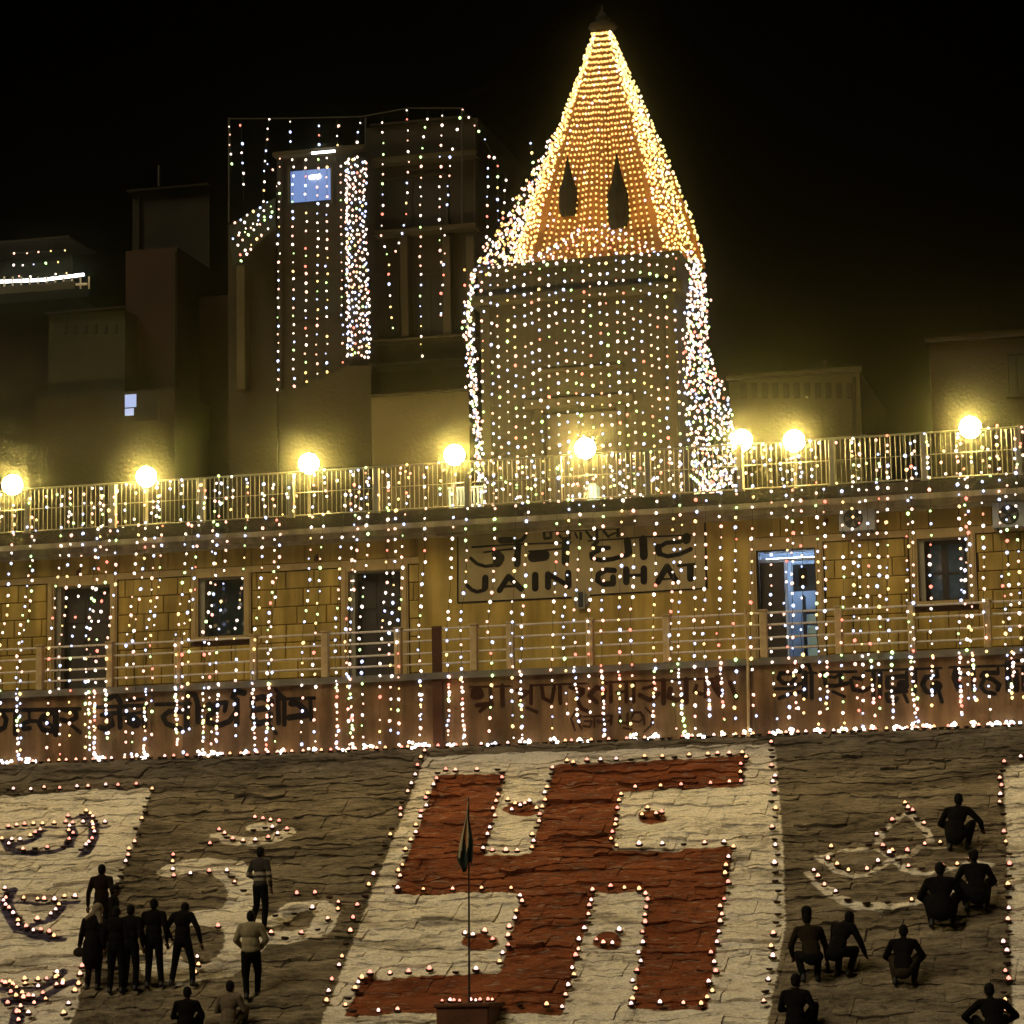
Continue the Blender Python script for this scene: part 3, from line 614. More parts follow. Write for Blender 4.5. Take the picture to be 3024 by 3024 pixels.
# ---------------- terrace railing
tr = empty('terrace_railing', (0, 0, ZC+.31), 'white iron railing of thin balusters around the roof terrace', 'railing')
tp = [-186, 82, 334, 595, 859, 1111, 1380, 1650, 1914, 2185, 2458, 2732, 3010, 3280]
TX = [XW(p, 1400, .87) for p in tp]
HR = ZT - (ZC+.31)
for x in TX:
    MB().cbox((x-.07, .80, 0), (x+.07, .94, HR-.03), .012).box((x-.10, .77, 0.0), (x+.10, .7995, .06)).build('post', M['terrace_rail'], tr)
MB().tube([(TX[0], .87, HR), (TX[-1], .87, HR)], .025, 6).build('top_rail', M['terrace_rail'], tr)
MB().tube([(TX[0], .87, .07), (TX[-1], .87, .07)], .018, 6).build('bottom_rail', M['terrace_rail'], tr)
MB().tube([(TX[0], .87, HR*.55), (TX[-1], .87, HR*.55)], .010, 5).build('middle_rail', M['terrace_rail'], tr)
balm = MB().tube([(0, 0, .07), (0, 0, HR)], .008, 5).mesh('baluster', M['terrace_rail'])
x = max(TX[0], -14.6)
while x < min(TX[-1], 13.3):
    place('baluster', balm, tr, (x, .87, 0)); x += .118
# ---------------- globe lamps
LAMPS = [(37, 1432), (432, 1408), (912, 1369), (1342, 1344), (1728, 1324), (2190, 1300), (2345, 1302), (2865, 1262)]
def globe_lamp(px, py, i):
    c = W(px, py, 1.32); zb = ZC + .06
    e = empty('globe_lamp', (c[0], 1.32, zb), ordinal(i+1) + ' from the left of the lit yellow globe lamps on the roof terrace', 'lamp', 'globe lamps on the roof terrace')
    h = c[2] - zb
    MB().lathe([(.13, 0), (.13, .05), (.06, .10), (.04, .3), (.035, h-.24), (.06, h-.22), (.09, h-.19), (.09, h-.165)], 10).build('post', M['terrace_rail'], e, True)
    R = .255
    MB().lathe([(max(.01, R*math.sin(t*PI/12)), h - R*math.cos(t*PI/12)) for t in range(13)], 18).build('globe', M['globe'], e, True)
    MB().lathe([(.05, h+R+.001), (.04, h+R+.02), (.01, h+R+.06)], 8).build('finial', M['ac_dark'], e)
for i, (px_, py_) in enumerate(LAMPS): globe_lamp(px_, py_, i)
# terrace things seen through the railing
def chair(px, py, label):
    p = W(px, py, 2.2)
    e = empty('plastic_chair', (p[0], 2.2, ZC+.06), label, 'chair', 'plastic chairs on the terrace')
    MB().cbox((-.24, -.24, .40), (.24, .24, .45), .02).build('seat', M['plastic'], e)
    for sx in (-.21, .21):
        for sy in (-.21, .21): MB().tube([(sx*1.12, sy*1.12, 0), (sx, sy, .40)], .022, 6).build('leg', M['plastic'], e)
    for k in range(5): MB().box((-.22+k*.095, -.25, .45), (-.16+k*.095, -.222, .92)).build('back_slat', M['plastic'], e)
    MB().cbox((-.25, -.26, .9205), (.25, -.215, .98), .015).build('top_slat', M['plastic'], e)
chair(1358, 1470, 'white plastic chair on the terrace, the one further from the temple')
chair(1408, 1465, 'white plastic chair on the terrace, the one nearer the temple')
p = W(1750, 1440, 2.6)
e = empty('water_drum', (p[0], 2.6, ZC+.06), 'pale blue upright drum on the terrace under a globe lamp', 'drum')
MB().lathe([(.17, 0), (.18, .02), (.18, .40), (.19, .42), (.18, .44), (.18, .85), (.15, .90)], 14).build('body', M['blueplastic'], e, True)
MB().lathe([(.10, .901), (.11, .91), (.11, .96), (.09, .97)], 12).build('lid', M['plastic'], e)

# ================================================================== TEMPLE
tmp = empty('temple', (.60, 7.2, ZC+.06), 'temple with a tall tapering spire covered all over in lights', 'temple')
Z0 = ZC + .06; TCX, TCY = .60, 7.2
def T_(mb, name, m, parent=tmp, smooth=False): return P_(mb, name, m, parent, smooth)
HW = 2.57; HD = 1.72; YFR = TCY - HD
ct = 19.35
ch = MB()
ch.box((TCX-HW, YFR, Z0), (TCX-1.0, YFR+.5, ct)).box((TCX+1.0, YFR, Z0), (TCX+HW, YFR+.5, ct)).box((TCX-1.0, YFR, Z0+3.4), (TCX+1.0, YFR+.5, ct))
ch.box((TCX-HW, YFR+.5, Z0), (TCX-HW+.4, TCY+HD, ct)).box((TCX+HW-.4, YFR+.5, Z0), (TCX+HW, TCY+HD, ct)).box((TCX-HW+.4, TCY+HD-.4, Z0), (TCX+HW-.4, TCY+HD, ct))
T_(ch, 'chamber', M['temple'])
for sx in (-1, 1):
    T_(MB().cbox((TCX+sx*(HW-.1)-.13, YFR-.12, Z0), (TCX+sx*(HW-.1)+.13, YFR-.001, ct), .03), 'corner_pilaster', M['temple'])
    T_(MB().cbox((TCX+sx*1.1-.12, YFR-.10, Z0), (TCX+sx*1.1+.12, YFR-.001, Z0+3.5), .03), 'door_jamb', M['temple'])
T_(MB().cbox((TCX-1.45, YFR-.16, Z0+3.501), (TCX+1.45, YFR-.001, Z0+3.75), .03), 'lintel', M['house4'])
T_(MB().cbox((TCX-1.2, YFR-.10, Z0+4.45), (TCX+1.2, YFR-.001, Z0+4.55), .02), 'moulding', M['house4'])
T_(MB().box((TCX-.99, YFR+.3, Z0), (TCX-.01, YFR+.36, Z0+3.39)).box((TCX+.01, YFR+.3, Z0), (TCX+.99, YFR+.36, Z0+3.39)), 'door_leaf', M['doorwood'])
T_(MB().cbox((TCX-HW-.25, YFR-.25, ct), (TCX+HW+.25, TCY+HD+.25, ct+.28), .06).box((TCX-HW-.08, YFR-.08, ct+.2801), (TCX+HW+.08, TCY+HD+.08, ct+.9)).box((TCX-HW-.2, YFR-.2, ct+.9001), (TCX+HW+.2, TCY+HD+.2, ct+1.05)), 'cornice', M['temple'])
ZS0, ZS1 = ct + 1.051, 27.12
PROF = [(0, .17), (.24, .25), (1.08, .56), (2.12, .97), (3.5, 1.48), (4.9, 1.99), (6.2, 2.36), (7.0, 2.56)]
SCX = TCX + .49
def halfw(z):
    t = ZS1 - z
    for (a, wa), (b_, wb) in zip(PROF[:-1], PROF[1:]):
        if t <= b_: return wa + (wb-wa)*(t-a)/(b_-a)
    return PROF[-1][1]
def plan(th, z, lift=0.0):                # squarish plan with ribs
    c, s = math.cos(th), math.sin(th); n = 3.2
    r = (abs(c)**n + abs(s)**n)**(-1/n)
    rib = 1 + .035*(1 if math.cos(8*th) > .2 else -1)*min(1, (ZS1-z)/2)
    r = r*halfw(z)*rib + lift
    return np.array([SCX + r*c, TCY + .64*r*s, z])
NS, NZ = 96, 40
sv = []; sf = []
for j in range(NZ+1):
    z = ZS0 + (ZS1-ZS0)*j/NZ
    for k in range(NS): sv.append(plan(2*PI*k/NS, z))
for j in range(NZ):
    for k in range(NS): sf.append((j*NS+k, j*NS+(k+1) % NS, (j+1)*NS+(k+1) % NS, (j+1)*NS+k))
T_(MB().add(sv, sf), 'spire', M['spire'])
T_(MB().lathe([(.2, ZS1), (.34, ZS1+.03), (.40, ZS1+.10), (.36, ZS1+.18), (.18, ZS1+.22), (.14, ZS1+.28), (.20, ZS1+.36), (.12, ZS1+.46), (.04, ZS1+.55), (.02, ZS1+.72)], 20, (SCX, TCY, 0)), 'finial', M['temple_dark'], smooth=True)
def mini_spire(qx, qy0, qy1, w):
    zt_ = WQ(qx, qy0, YFR+1.2)[2]; zb_ = WQ(qx, qy1, YFR+.8)[2]; xx = WQ(qx, (qy0+qy1)/2, YFR+.9)[0]
    mb = MB(); n = 8
    yc = TCY - .64*halfw((zt_+zb_)/2)*1.05
    prof = [(0, .75), (.12, 1), (.45, .95), (.62, .55), (.85, .25), (1, .06)]
    for i in range(len(prof)-1): pass
    mb.lathe([(w*b_, zb_ + a*(zt_-zb_)) for a, b_ in prof], n, (xx, yc, 0))
    T_(mb, 'miniature_spire', M['temple_dark'])
mini_spire(1079, 310, 415, .26); mini_spire(1173, 305, 440, .30)

# ================================================================== HOUSES BEHIND
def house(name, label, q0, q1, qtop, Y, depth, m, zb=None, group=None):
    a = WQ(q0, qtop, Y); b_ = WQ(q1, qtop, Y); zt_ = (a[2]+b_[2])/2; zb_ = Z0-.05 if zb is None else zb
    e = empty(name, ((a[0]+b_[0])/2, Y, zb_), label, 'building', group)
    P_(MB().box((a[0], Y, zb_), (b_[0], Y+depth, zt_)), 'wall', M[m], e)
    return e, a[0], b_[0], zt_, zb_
def hbox(e, name, q0, q1, y0, y1, Y, out, m, depth=.25):
    a = WQ(q0, y1, Y); b_ = WQ(q1, y0, Y)
    return P_(MB().cbox((a[0], Y-out, a[2]), (b_[0], Y-.002 if out > 0 else Y+depth, b_[2]), .02), name, M[m], e)
def hwin(e, q0, q1, y0, y1, Y, m='dark', frame='house'):
    a = WQ(q0, y1, Y); b_ = WQ(q1, y0, Y)
    w = P_(MB().box((a[0], Y-.02, a[2]), (b_[0], Y-.002, b_[2])), 'window', M[m], e)
    f = MB(); t = .09
    f.box((a[0]-t, Y-.08, a[2]-t), (a[0], Y-.001, b_[2]+t)).box((b_[0], Y-.08, a[2]-t), (b_[0]+t, Y-.001, b_[2]+t)).box((a[0], Y-.08, b_[2]), (b_[0], Y-.001, b_[2]+t)).box((a[0], Y-.08, a[2]-t), (b_[0], Y-.001, a[2]))
    f.box(((a[0]+b_[0])/2-.03, Y-.06, a[2]), ((a[0]+b_[0])/2+.03, Y-.0205, b_[2]))
    P_(f, 'frame', M[frame], w)
# the tall house hung with strings
YH = 12.0
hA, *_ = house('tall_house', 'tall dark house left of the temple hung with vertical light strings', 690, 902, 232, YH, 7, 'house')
hbox(hA, 'floor_slab', 688, 905, 436, 446, YH, .5, 'house4'); hbox(hA, 'floor_slab', 688, 905, 300, 309, YH, .45, 'house4'); hbox(hA, 'floor_slab', 690, 905, 640, 652, YH, .6, 'house4')
hbox(hA, 'parapet', 700, 890, 222, 236, YH, .12, 'house')
for a, b_ in ((708, 748), (786, 836)): hwin(hA, a, b_, 518, 632, YH)
hwin(hA, 715, 840, 330, 432, YH)
for q in (700, 768, 848, 893): hbox(hA, 'column', q-6, q+6, 448, 640, YH, .3, 'house4')
hbox(hA, 'balcony', 700, 905, 690, 700, YH, 1.0, 'house')
hT, *_ = house('stair_tower', 'narrow stair tower with blue lit top opening and dense light strings', 522, 692, 292, YH-1.0, 6, 'house')
hwin(hT, 553, 640, 520, 598, YH-1.0)
blp = WQ(550, 383, YH-1.0); blq = WQ(625, 318, YH-1.0)
bo = P_(MB().box((blp[0], YH-1.06, blp[2]), (blq[0], YH-1.003, blq[2])), 'blue_lit_opening', M['bluelight'], hT)
hbox(hT, 'opening_frame', 545, 549, 314, 386, YH-1.0, .12, 'house4'); hbox(hT, 'opening_frame', 626, 630, 314, 386, YH-1.0, .12, 'house4')
hbox(hT, 'ledge', 522, 692, 286, 293, YH-1.0, .3, 'house4')
P_(MB().tube([WQ(588, 289, YH-1.4), WQ(632, 285, YH-1.4)], .035, 8), 'light_tube', M['tube'], hT)
P_(MB().tube([WQ(584, 335, YH-1.12), WQ(604, 332, YH-1.12)], .06, 8), 'bright_bulb', M['tube'], hT)
# round corner column
ca = WQ(672, 300, YH-1.4); cb = WQ(672, 678, YH-1.4)
P_(MB().lathe([(.27, cb[2]-.3), (.27, ca[2])], 16, (ca[0], YH-1.35, 0)), 'round_column', M['house'], hT, True)
hL, *_ = house('low_wing', 'dark low wing with a slanting awning left of the stair tower', 430, 521, 420, YH-.2, 6, 'house')
aw = [WQ(432, 425, YH-.4), WQ(520, 372, YH-1.1), WQ(520, 425, YH-1.9), WQ(440, 500, YH-1.6)]
P_(MB().add(aw + [p_ + np.array([0, 0, -.06]) for p_ in aw], [(0, 1, 2, 3), (7, 6, 5, 4), (0, 4, 5, 1), (1, 5, 6, 2), (2, 6, 7, 3), (3, 7, 4, 0)]), 'awning', M['house2'], hL)
hbox(hL, 'column', 455, 470, 505, 740, YH-.2, .4, 'house4')
hS, *_ = house('garden_block', 'plain olive block behind the terrace between the lamps and the temple', 700, 884, 742, 7.5, 3, 'house4')
hbox(hS, 'coping', 698, 886, 738, 746, 7.5, .1, 'house')
st = empty('stair_wall', tuple(WQ(610, 740, 9.5)), 'dark sloping stair wall below the stair tower', 'wall')
A = [WQ(555, 742, 9.5), WQ(655, 690, 9.5), WQ(700, 690, 9.5), WQ(700, 880, 9.5), WQ(555, 880, 9.5)]
P_(MB().add(A + [p_ + np.array([0, .4, 0]) for p_ in A], [(0, 4, 3, 2, 1), (5, 6, 7, 8, 9)] + [(i, (i+1) % 5, 5+(i+1) % 5, 5+i) for i in range(5)]), 'wall', M['house'], st)
# houses further left
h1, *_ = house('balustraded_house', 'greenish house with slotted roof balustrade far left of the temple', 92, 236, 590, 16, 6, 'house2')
for k in range(6): hbox(h1, 'slot', 120+k*19, 127+k*19, 612, 630, 16, .03, 'dark')
hbox(h1, 'coping', 88, 240, 582, 591, 16, .2, 'house')
h1b, *_ = house('brown_annex', 'narrow brown annex house with small blue lit window', 237, 334, 470, 17, 6, 'house3')
wl_ = WQ(238, 790, 15.5); 
h2, *_ = house('lower_house', 'dim lower house with a small bluish lit window above the lamps', 70, 330, 742, 13.5, 3, 'house')
a_ = WQ(237, 788, 13.5); b_ = WQ(258, 744, 13.5)
wq = P_(MB().box((WQ(200, 800, 13.5)[0], 13.47, WQ(200, 800, 13.5)[2]), (WQ(300, 735, 13.5)[0], 13.498, WQ(300, 735, 13.5)[2])), 'window', M['dark'], h2)
P_(MB().box((a_[0], 13.44, a_[2]+.30), (b_[0], 13.466, b_[2])).box((a_[0], 13.44, a_[2]+.05), (b_[0]-.08, 13.466, a_[2]+.26)), 'lit_pane', M['winlight'], wq)
h3, *_ = house('dark_tall_house', 'very dark tall house standing behind the greenish one', 250, 395, 360, 24, 8, 'house')
hbox(h3, 'roof_slab', 245, 398, 352, 362, 24, .3, 'house')
P_(MB().tube([WQ(300, 352, 24.2), WQ(300, 312, 24.2)], .05, 6), 'antenna', M['pole'], h3)
h3b, *_ = house('gap_house', 'dark reddish house in the gap left of the stair tower', 335, 432, 560, 19, 6, 'house3')
# far left lit balcony
h4, *_ = house('balcony_house', 'house at the left edge with a tube-lit balcony hung with lights', -60, 135, 562, 19, 6, 'house')
hbox(h4, 'balcony_slab', -60, 168, 545, 578, 19, 1.2, 'house4')
bb = WQ(-60, 470, 21); bc = WQ(135, 545, 21)
P_(MB().box((bb[0], 21, bc[2]-.6), (bc[0], 21.1, bb[2])), 'upper_wall', M['house2'], h4)
P_(MB().box((WQ(-60, 462, 19)[0], 18.8, WQ(0, 462, 19)[2]), (WQ(135, 462, 19)[0], 21.1, WQ(0, 458, 19)[2])), 'roof_slab', M['house'], h4)
P_(MB().tube([WQ(-60, 534, 18.2), WQ(80, 528, 18.2), WQ(158, 518, 18.2)], .05, 8), 'light_tube', M['tube'], h4)
for q in range(-40, 170, 16): P_(MB().tube([WQ(q, 545, 17.9), WQ(q, 522, 17.9)], .03, 5), 'baluster', M['rail'], h4)
P_(MB().tube([WQ(-60, 546, 17.9), WQ(165, 536, 17.9)], .04, 6), 'hand_rail', M['rail'], h4)
# right of the temple
h5, *_ = house('parapet_house', 'dim house with slotted parapet right of the temple', 1375, 1622, 708, 13.4, 6, 'house4')
for k in range(11): hbox(h5, 'slot', 1398+k*20, 1408+k*20, 722, 752, 13.4, .03, 'house')
hbox(h5, 'coping', 1372, 1625, 703, 710, 13.4, .15, 'house4')
P_(MB().tube([WQ(1552, 706, 13.6), WQ(1556, 680, 13.6)], .06, 6), 'pipe', M['house'], h5)
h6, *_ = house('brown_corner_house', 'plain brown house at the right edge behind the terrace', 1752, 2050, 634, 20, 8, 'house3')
hbox(h6, 'coping', 1748, 2050, 628, 636, 20, .15, 'house3')
hwin(h6, 1905, 1930, 668, 745, 20)

for hh_, q, y0_, y1_, Yq in ((h1b, 330, 475, 735, 17), (hT, 530, 300, 735, YH-1.0), (hA, 897, 240, 735, YH), (h5, 1612, 712, 860, 13.4), (h3, 262, 365, 470, 24)):
    P_(MB().tube([WQ(q, y0_, Yq-.1), WQ(q, y1_, Yq-.1)], .05, 6), 'drain_pipe', M['house'], hh_)
# ================================================================== LIGHT STRINGS
BR = .033
def bulb_geo(r):
    prof = [(.28, -1.0), (.85, -.45), (1.0, .05), (.62, .75), (.12, 1.2)]
    return [(r*a, r*b_) for a, b_ in prof]
def bulb_mesh(m, r=BR): return MB().lathe(bulb_geo(r), 6).mesh('bulb', m, True)
BULB = [bulb_mesh(m) for m in LED]; BULB_C = [bulb_mesh(m, .038) for m in COIL]
TW_W = [.32, .23, .22, .08, .10, .05]
def along(path, spacing, jit=.12, start=None):
    path = [np.asarray(p, float) for p in path]; out = []
    L = [np.linalg.norm(b_-a) for a, b_ in zip(path[:-1], path[1:])]; tot = sum(L)
    s = spacing*(random.uniform(.1, .9) if start is None else start)
    while s < tot:
        d = s
        for a, b_, l in zip(path[:-1], path[1:], L):
            if d <= l: out.append(a + (b_-a)*d/l); break
            d -= l
        s += spacing*random.uniform(1-jit, 1+jit)
    return out
def light_string(path, spacing, label, group, single=True, meshes=BULB, weights=TW_W, mats=LED, jit=.12, name='light_string', extra=None, spread=.014, r=BR, start=None):
    o = empty(name, path[0], label, 'light string', group); org = np.asarray(path[0], float)
    MB().tube([np.asarray(p)-org for p in path], .006, 4).build('wire', M['wire'], o)
    pts = along(path, spacing, jit, start) + (extra or [])
    ks = rng.choice(len(weights), size=len(pts), p=np.array(weights)/sum(weights))
    if single:
        for p, k in zip(pts, ks):
            if random.random() < .06: continue
            ob = place('bulb', meshes[k], o, p - org + rng.normal(0, spread, 3)*[1, .5, 1])
            ob.rotation_euler = (PI + random.uniform(-.6, .6), random.uniform(-.6, .6), 0); bs = random.choice((.7, .85, 1, 1, 1.15, 1.3)); ob.scale = (bs, bs, bs)
    else:
        mb = MB()
        for p, k in zip(pts, ks):
            mb.lathe(bulb_geo(r), 5, p - org + rng.normal(0, spread, 3)*[1, .6, 1], mi=int(k))
        tag(mb.build('bulbs', mats, o, True), kind='stuff')
    return o
FACX = [-20, 23, 76, 88, 165, 193, 230, 272, 281, 307, 334, 393, 416, 447, 466, 539, 559, 573, 620, 634, 659, 715, 768, 806, 818, 910, 943, 1005, 1038, 1048, 1078, 1140, 1165, 1188, 1250, 1334, 1374, 1458, 1522, 1552, 1643, 1677, 1710, 1751, 1784, 1838, 1875, 1939, 1990, 2012, 2060, 2089, 2131, 2175,
        2226, 2284, 2327, 2346, 2374, 2419, 2440, 2494, 2524, 2545, 2570, 2600, 2629, 2688, 2700, 2756, 2840, 2859, 2871, 2915, 2967, 2986, 3014]
ZONES = [(143, 'hanging over the facade before the far-end door'), (362, 'hanging across the leftmost dark doorway'), (554, 'hanging between the leftmost doorway and the small window'), (752, 'hanging across the small square window'), (1010, 'hanging between the small window and middle doorway'),
         (1222, 'hanging across the middle doorway'), (1354, 'hanging between the middle doorway and the name board'), (2087, 'hanging across the painted name board'), (2236, 'hanging between the name board and blue lit doorway'), (2414, 'hanging across the blue lit doorway'), (2705, 'hanging between the blue doorway and four-pane window'), (2901, 'hanging across the four-pane window'), (9999, 'hanging at the right edge past the four-pane window')]
cnt = {}
for px in FACX:
    zi = next(i for i, z in enumerate(ZONES) if px <= z[0]); cnt[zi] = cnt.get(zi, 0) + 1
seen = {}
for px in FACX:
    zi = next(i for i, z in enumerate(ZONES) if px <= z[0]); seen[zi] = seen.get(zi, 0) + 1
    n = seen[zi]
    lab = ('leftmost' if n == 1 else ordinal(n) + ' from left') + ' of the light strings ' + ZONES[zi][1]
    if cnt[zi] == 1: lab = 'single light string ' + ZONES[zi][1]
    x = XW(px, 1800, .3); j = lambda s: random.uniform(-s, s)
    top = random.choice((HR, HR, HR*.5, .1))
    path = [(x + j(.07), .72, ZC+.31+top*random.uniform(.85, 1)), (x + j(.04), .66, ZC+.35), (x + j(.03), .57, ZC+.0), (x + j(.03), .44, 12.2), (x + j(.03), .25, 11.3), (x + j(.04), -.14, ZW+1.12), (x + j(.04), -.17, ZW+.5), (x + j(.05), -.17, ZW-.05)]
    low = (x + j(.08), -.16, ZB + random.choice((.1, .12, .3, .5)))
    dense = random.random() < .35
    lowp = along([path[-1], low], random.uniform(.12, .17), .3) if dense else along([path[-1], low], .25)
    o = light_string(path + [low], 99 if False else .272, lab, 'light strings on the facade', extra=[p_ for p_ in lowp] if dense else None)
# railing nets, one per bay
for i, (a, b_) in enumerate(zip(TX[:-1], TX[1:])):
    if b_ < -14.2 or a > 13: continue
    z0 = ZC + .31
    o = empty('light_net', (a, .80, z0), ordinal(i+1) + ' bay from the left of the light net draped on the terrace railing', 'light net', 'light nets on the terrace railing')
    wires = MB(); x = a + .1
    while x < b_ - .05:
        pts = [np.array([x + random.uniform(-.05, .05), .80, z0 + HR*t]) for t in (1.02, .66, .33, random.choice((0, .3, -.15)))]
        wires.tube([p_ - [a, .80, z0] for p_ in pts], .005, 3)
        for p_ in along(pts, .165, .35):
            if random.random() < .45: continue
            ob = place('bulb', BULB[rng.choice(6, p=TW_W)], o, p_ - [a, .80, z0] + rng.normal(0, .025, 3)*[1, .5, 1]); ob.rotation_euler = (random.uniform(2.5, 3.8), random.uniform(-.5, .5), 0)
        x += random.uniform(.2, .44)
    wires.build('wire', M['wire'], o)
# coils of spare string glowing at the foot of the wall
COILS = [(12,1443),(52,1440),(180,1437),(270,1437),(383,1424),(405,1424),(467,1422),(525,1420),(587,1417),(660,1413),(690,1415),(780,1413),(797,1420),(850,1420),(932,1415),(990,1412),(1048,1412),(1100,1410),(1200,1408),(1235,1407),(1300,1385),(1325,1385),(1370,1390),(1410,1388),(1465,1386),(1495,1384),(1545,1384),(1590,1384),(1620,1382),(1650,1379),(1690,1379),(1725,1376),(1750,1374),(1800,1371),(1840,1368),(1880,1365),(1908,1362)]
for i, (qx, qy) in enumerate(COILS):
    p = WQ(qx, qy, -.2); c = np.array([p[0], -.2, ZB + .02])
    o = empty('light_coil', c, ordinal(i+1) + ' from left of the bright coiled string ends along the wall foot', 'light coil', 'coiled string ends at the wall foot')
    MB().tube([(.12*math.cos(t), .05*math.sin(t), .02+.01*t) for t in np.linspace(0, 12, 30)], .006, 4).build('wire', M['wire'], o)
    for k in range(random.randint(4, 8)):
        ob = place('bulb', BULB_C[rng.choice(3, p=[.5, .3, .2])], o, (random.gauss(0, .07), random.gauss(0, .03), .02 + abs(random.gauss(.03, .045))))
        ob.rotation_euler = (random.uniform(0, 6), random.uniform(0, 6), 0)
# temple front curtain
NC = 25
for k in range(NC):
    t = k/(NC-1); x = TCX - HW - .15 + t*(2*HW + .25)
    ztop = ct + 1.05 + 1.0*math.sin(PI*min(1, max(0, t)))
    path = [plan(-PI/2 + (t-.5)*1.35, min(ztop, ZS1-1), .06), (x, YFR-.30, ct+.95), (x + random.uniform(-.05, .05), YFR-.33, ct), (x + random.uniform(-.06, .06), YFR-.42, 16.5), (x + random.uniform(-.08, .08), YFR-.5, Z0+.3)]
    light_string(path, .27, ordinal(k+1) + ' from left of the light strings hanging down the temple front', 'light strings on the temple front', jit=.06)
# spire: strings running down from the tip
angs = [(t, 'c') for t in np.linspace(-.60, .60, 19)] + [(sg*t, 'b') for sg in (-1, 1) for t in np.linspace(.66, .92, 8)] + [(sg*t, 's') for sg in (-1, 1) for t in np.linspace(1.0, 1.9, 8)]
for kk, (dt, kind_) in enumerate(sorted(angs)):
    path = [plan(-PI/2 + dt, z, .05) for z in np.linspace(ZS1-.05, ZS0+.12, 22)]
    light_string(path, .175 if kind_ == 'c' else .15, ordinal(kk+1) + ' from left of the golden light strings running down the spire', 'golden light strings on the spire', single=False, mats=AMB + AMB_HOT + LED[:2],
                 weights=[.42, .08, .40, .02, .02, .06, .0] if kind_ == 'c' else [.14, .16, .06, .34, .22, .05, .03], jit=.03 if kind_ == 'c' else .16, r=.033 if kind_ == 'c' else .037, spread=.009 if kind_ == 'c' else .022, start=.4)
# stretched strings at the spire's left shoulder and the side curtains
for k in range(14):
    t = k/13
    a = plan(-PI/2 - 1.15 - .35*(k % 3)/2, 24.6 - 3.2*t, .05); b_ = np.array([TCX - HW - .35 + 1.5*t, YFR - .25 + .15*(k % 3), ct + 1.05 - .3*(1-t)])
    light_string([a, (a+b_)/2 + [-.06, 0, -.22*(1-t)], b_], .125, ordinal(k+1) + ' from outside of the pink-white strings stretched off the spire left shoulder', 'strings at the left shoulder of the spire', single=False, mats=LED + AMB, weights=[.3, .25, .03, .02, .1, .05, .1, .05, .1], jit=.2, spread=.06, r=.036)
for k in range(6):
    t = k/5
    p0 = np.array([TCX - HW - .15, YFR - .3 + .4*t, ct + 1.0]); x = TCX - HW - .16 - .06*t
    light_string([p0, (x - .22, YFR-.3+.5*t, ct-.2), (x - .05, YFR-.3+.5*t, 16.8), (x + .18, YFR-.3+.5*t, Z0+1.0)], .15, ordinal(k+1) + ' from front of the strings bunched at the temple left corner', 'strings at the left corner of the temple', single=False, mats=LED, weights=[.4, .25, .18, .1, .05, .02], jit=.2, spread=.06, r=.036)
for k in range(20):
    t = k/19; y = YFR + .1 + t*2.4; x = TCX + HW + .10
    path = [np.array([x + .28, y, ct + 1.1]), np.array([x + .30, y, ct - .05]), np.array([x + .12 + .12*t, y, 18.4]), np.array([x + .08 + .45*t, y, 17.5]), np.array([x + .08 + .78*t, y, 16.6]), np.array([x + .10 + .88*t, y, 15.8]), np.array([x + .18 + .66*t, y, 14.9]), np.array([x + .35 + .25*t, y*.6 + YFR*.4, Z0 + 1.2]), np.array([x + .5, YFR + .5, Z0 + .7])]
    light_string(path, .185, ordinal(k+1) + ' from front of the dense strings covering the temple right side', 'dense strings on the temple right side', single=False, mats=LED, weights=[.34, .26, .20, .12, .04, .04], jit=.25, spread=.05, r=.036)
# tall house strings (photo polylines)
HS = [[(433,225),(437,325)], [(455,228),(460,380)], [(508,222),(500,300),(497,380)], [(547,225),(550,300)], [(602,228),(601,290)], [(637,225),(636,290)], [(680,222),(668,300)], [(722,215),(721,450),(733,500),(740,625)], [(768,205),(770,300),(765,420),(740,490)], [(808,208),(795,290),(793,500),(795,680)], [(836,205),(830,300),(830,400),(832,595)], [(872,206),(850,290),(845,350),(838,500),(834,600)], [(872,206),(905,250),(938,305),(940,420)], [(922,290),(918,430),(920,480)], [(1000,262),(1005,300),(1003,420)], [(955,330),(950,400),(935,470)],
      [(527,292),(524,735)], [(552,296),(554,737)], [(577,294),(577,722)], [(600,294),(598,718)], [(617,294),(616,715)], [(643,300),(646,695)], [(497,300),(524,330),(524,420)]]
tops = []
for i, q in enumerate(HS):
    Y = YH - .75 if 515 < q[0][0] < 690 or q[0][0] < 515 else YH - .7
    if 515 < q[0][0] < 690 and q[0][1] > 280: Y = YH - 1.25
    path = [WQ(a, b_, Y) for a, b_ in q]
    light_string(path, .30 if len(q) > 1 and i not in range(16, 23) else .26, ordinal(i+1) + ' in the set of light strings hung on the tall dark house', 'light strings on the tall house')
# wire frame that carries the roof strings
fr = empty('string_frame', tuple(WQ(690, 235, YH-.7)), 'thin pole frame above the house roofs carrying the strings', 'frame')
P_(MB().tube([WQ(430, 224, YH-.75), WQ(560, 223, YH-.75), WQ(682, 220, YH-.75), WQ(770, 204, YH-.7), WQ(873, 204, YH-.7)], .02, 5), 'wire_rope', M['pole'], fr)
for q in (432, 690, 872): P_(MB().tube([WQ(q, 208 if q > 800 else 222, YH-.72), WQ(q, 420, YH-.72)], .03, 6), 'pole', M['pole'], fr)
for k, q in enumerate([[(437,425),(515,376)], [(440,433),(517,386)], [(445,444),(518,396)], [(437,452),(520,403)], [(440,470),(500,415)], [(446,486),(515,425)], [(452,495),(500,440)]]):
    light_string([WQ(q[0][0], q[0][1], YH-2.0), WQ(q[1][0], q[1][1], YH-2.0)], .22, ordinal(k+1) + ' from top of the slanting light strings on the awning', 'slanting strings on the awning')
cx_, cy_ = ca[0], YH-1.35
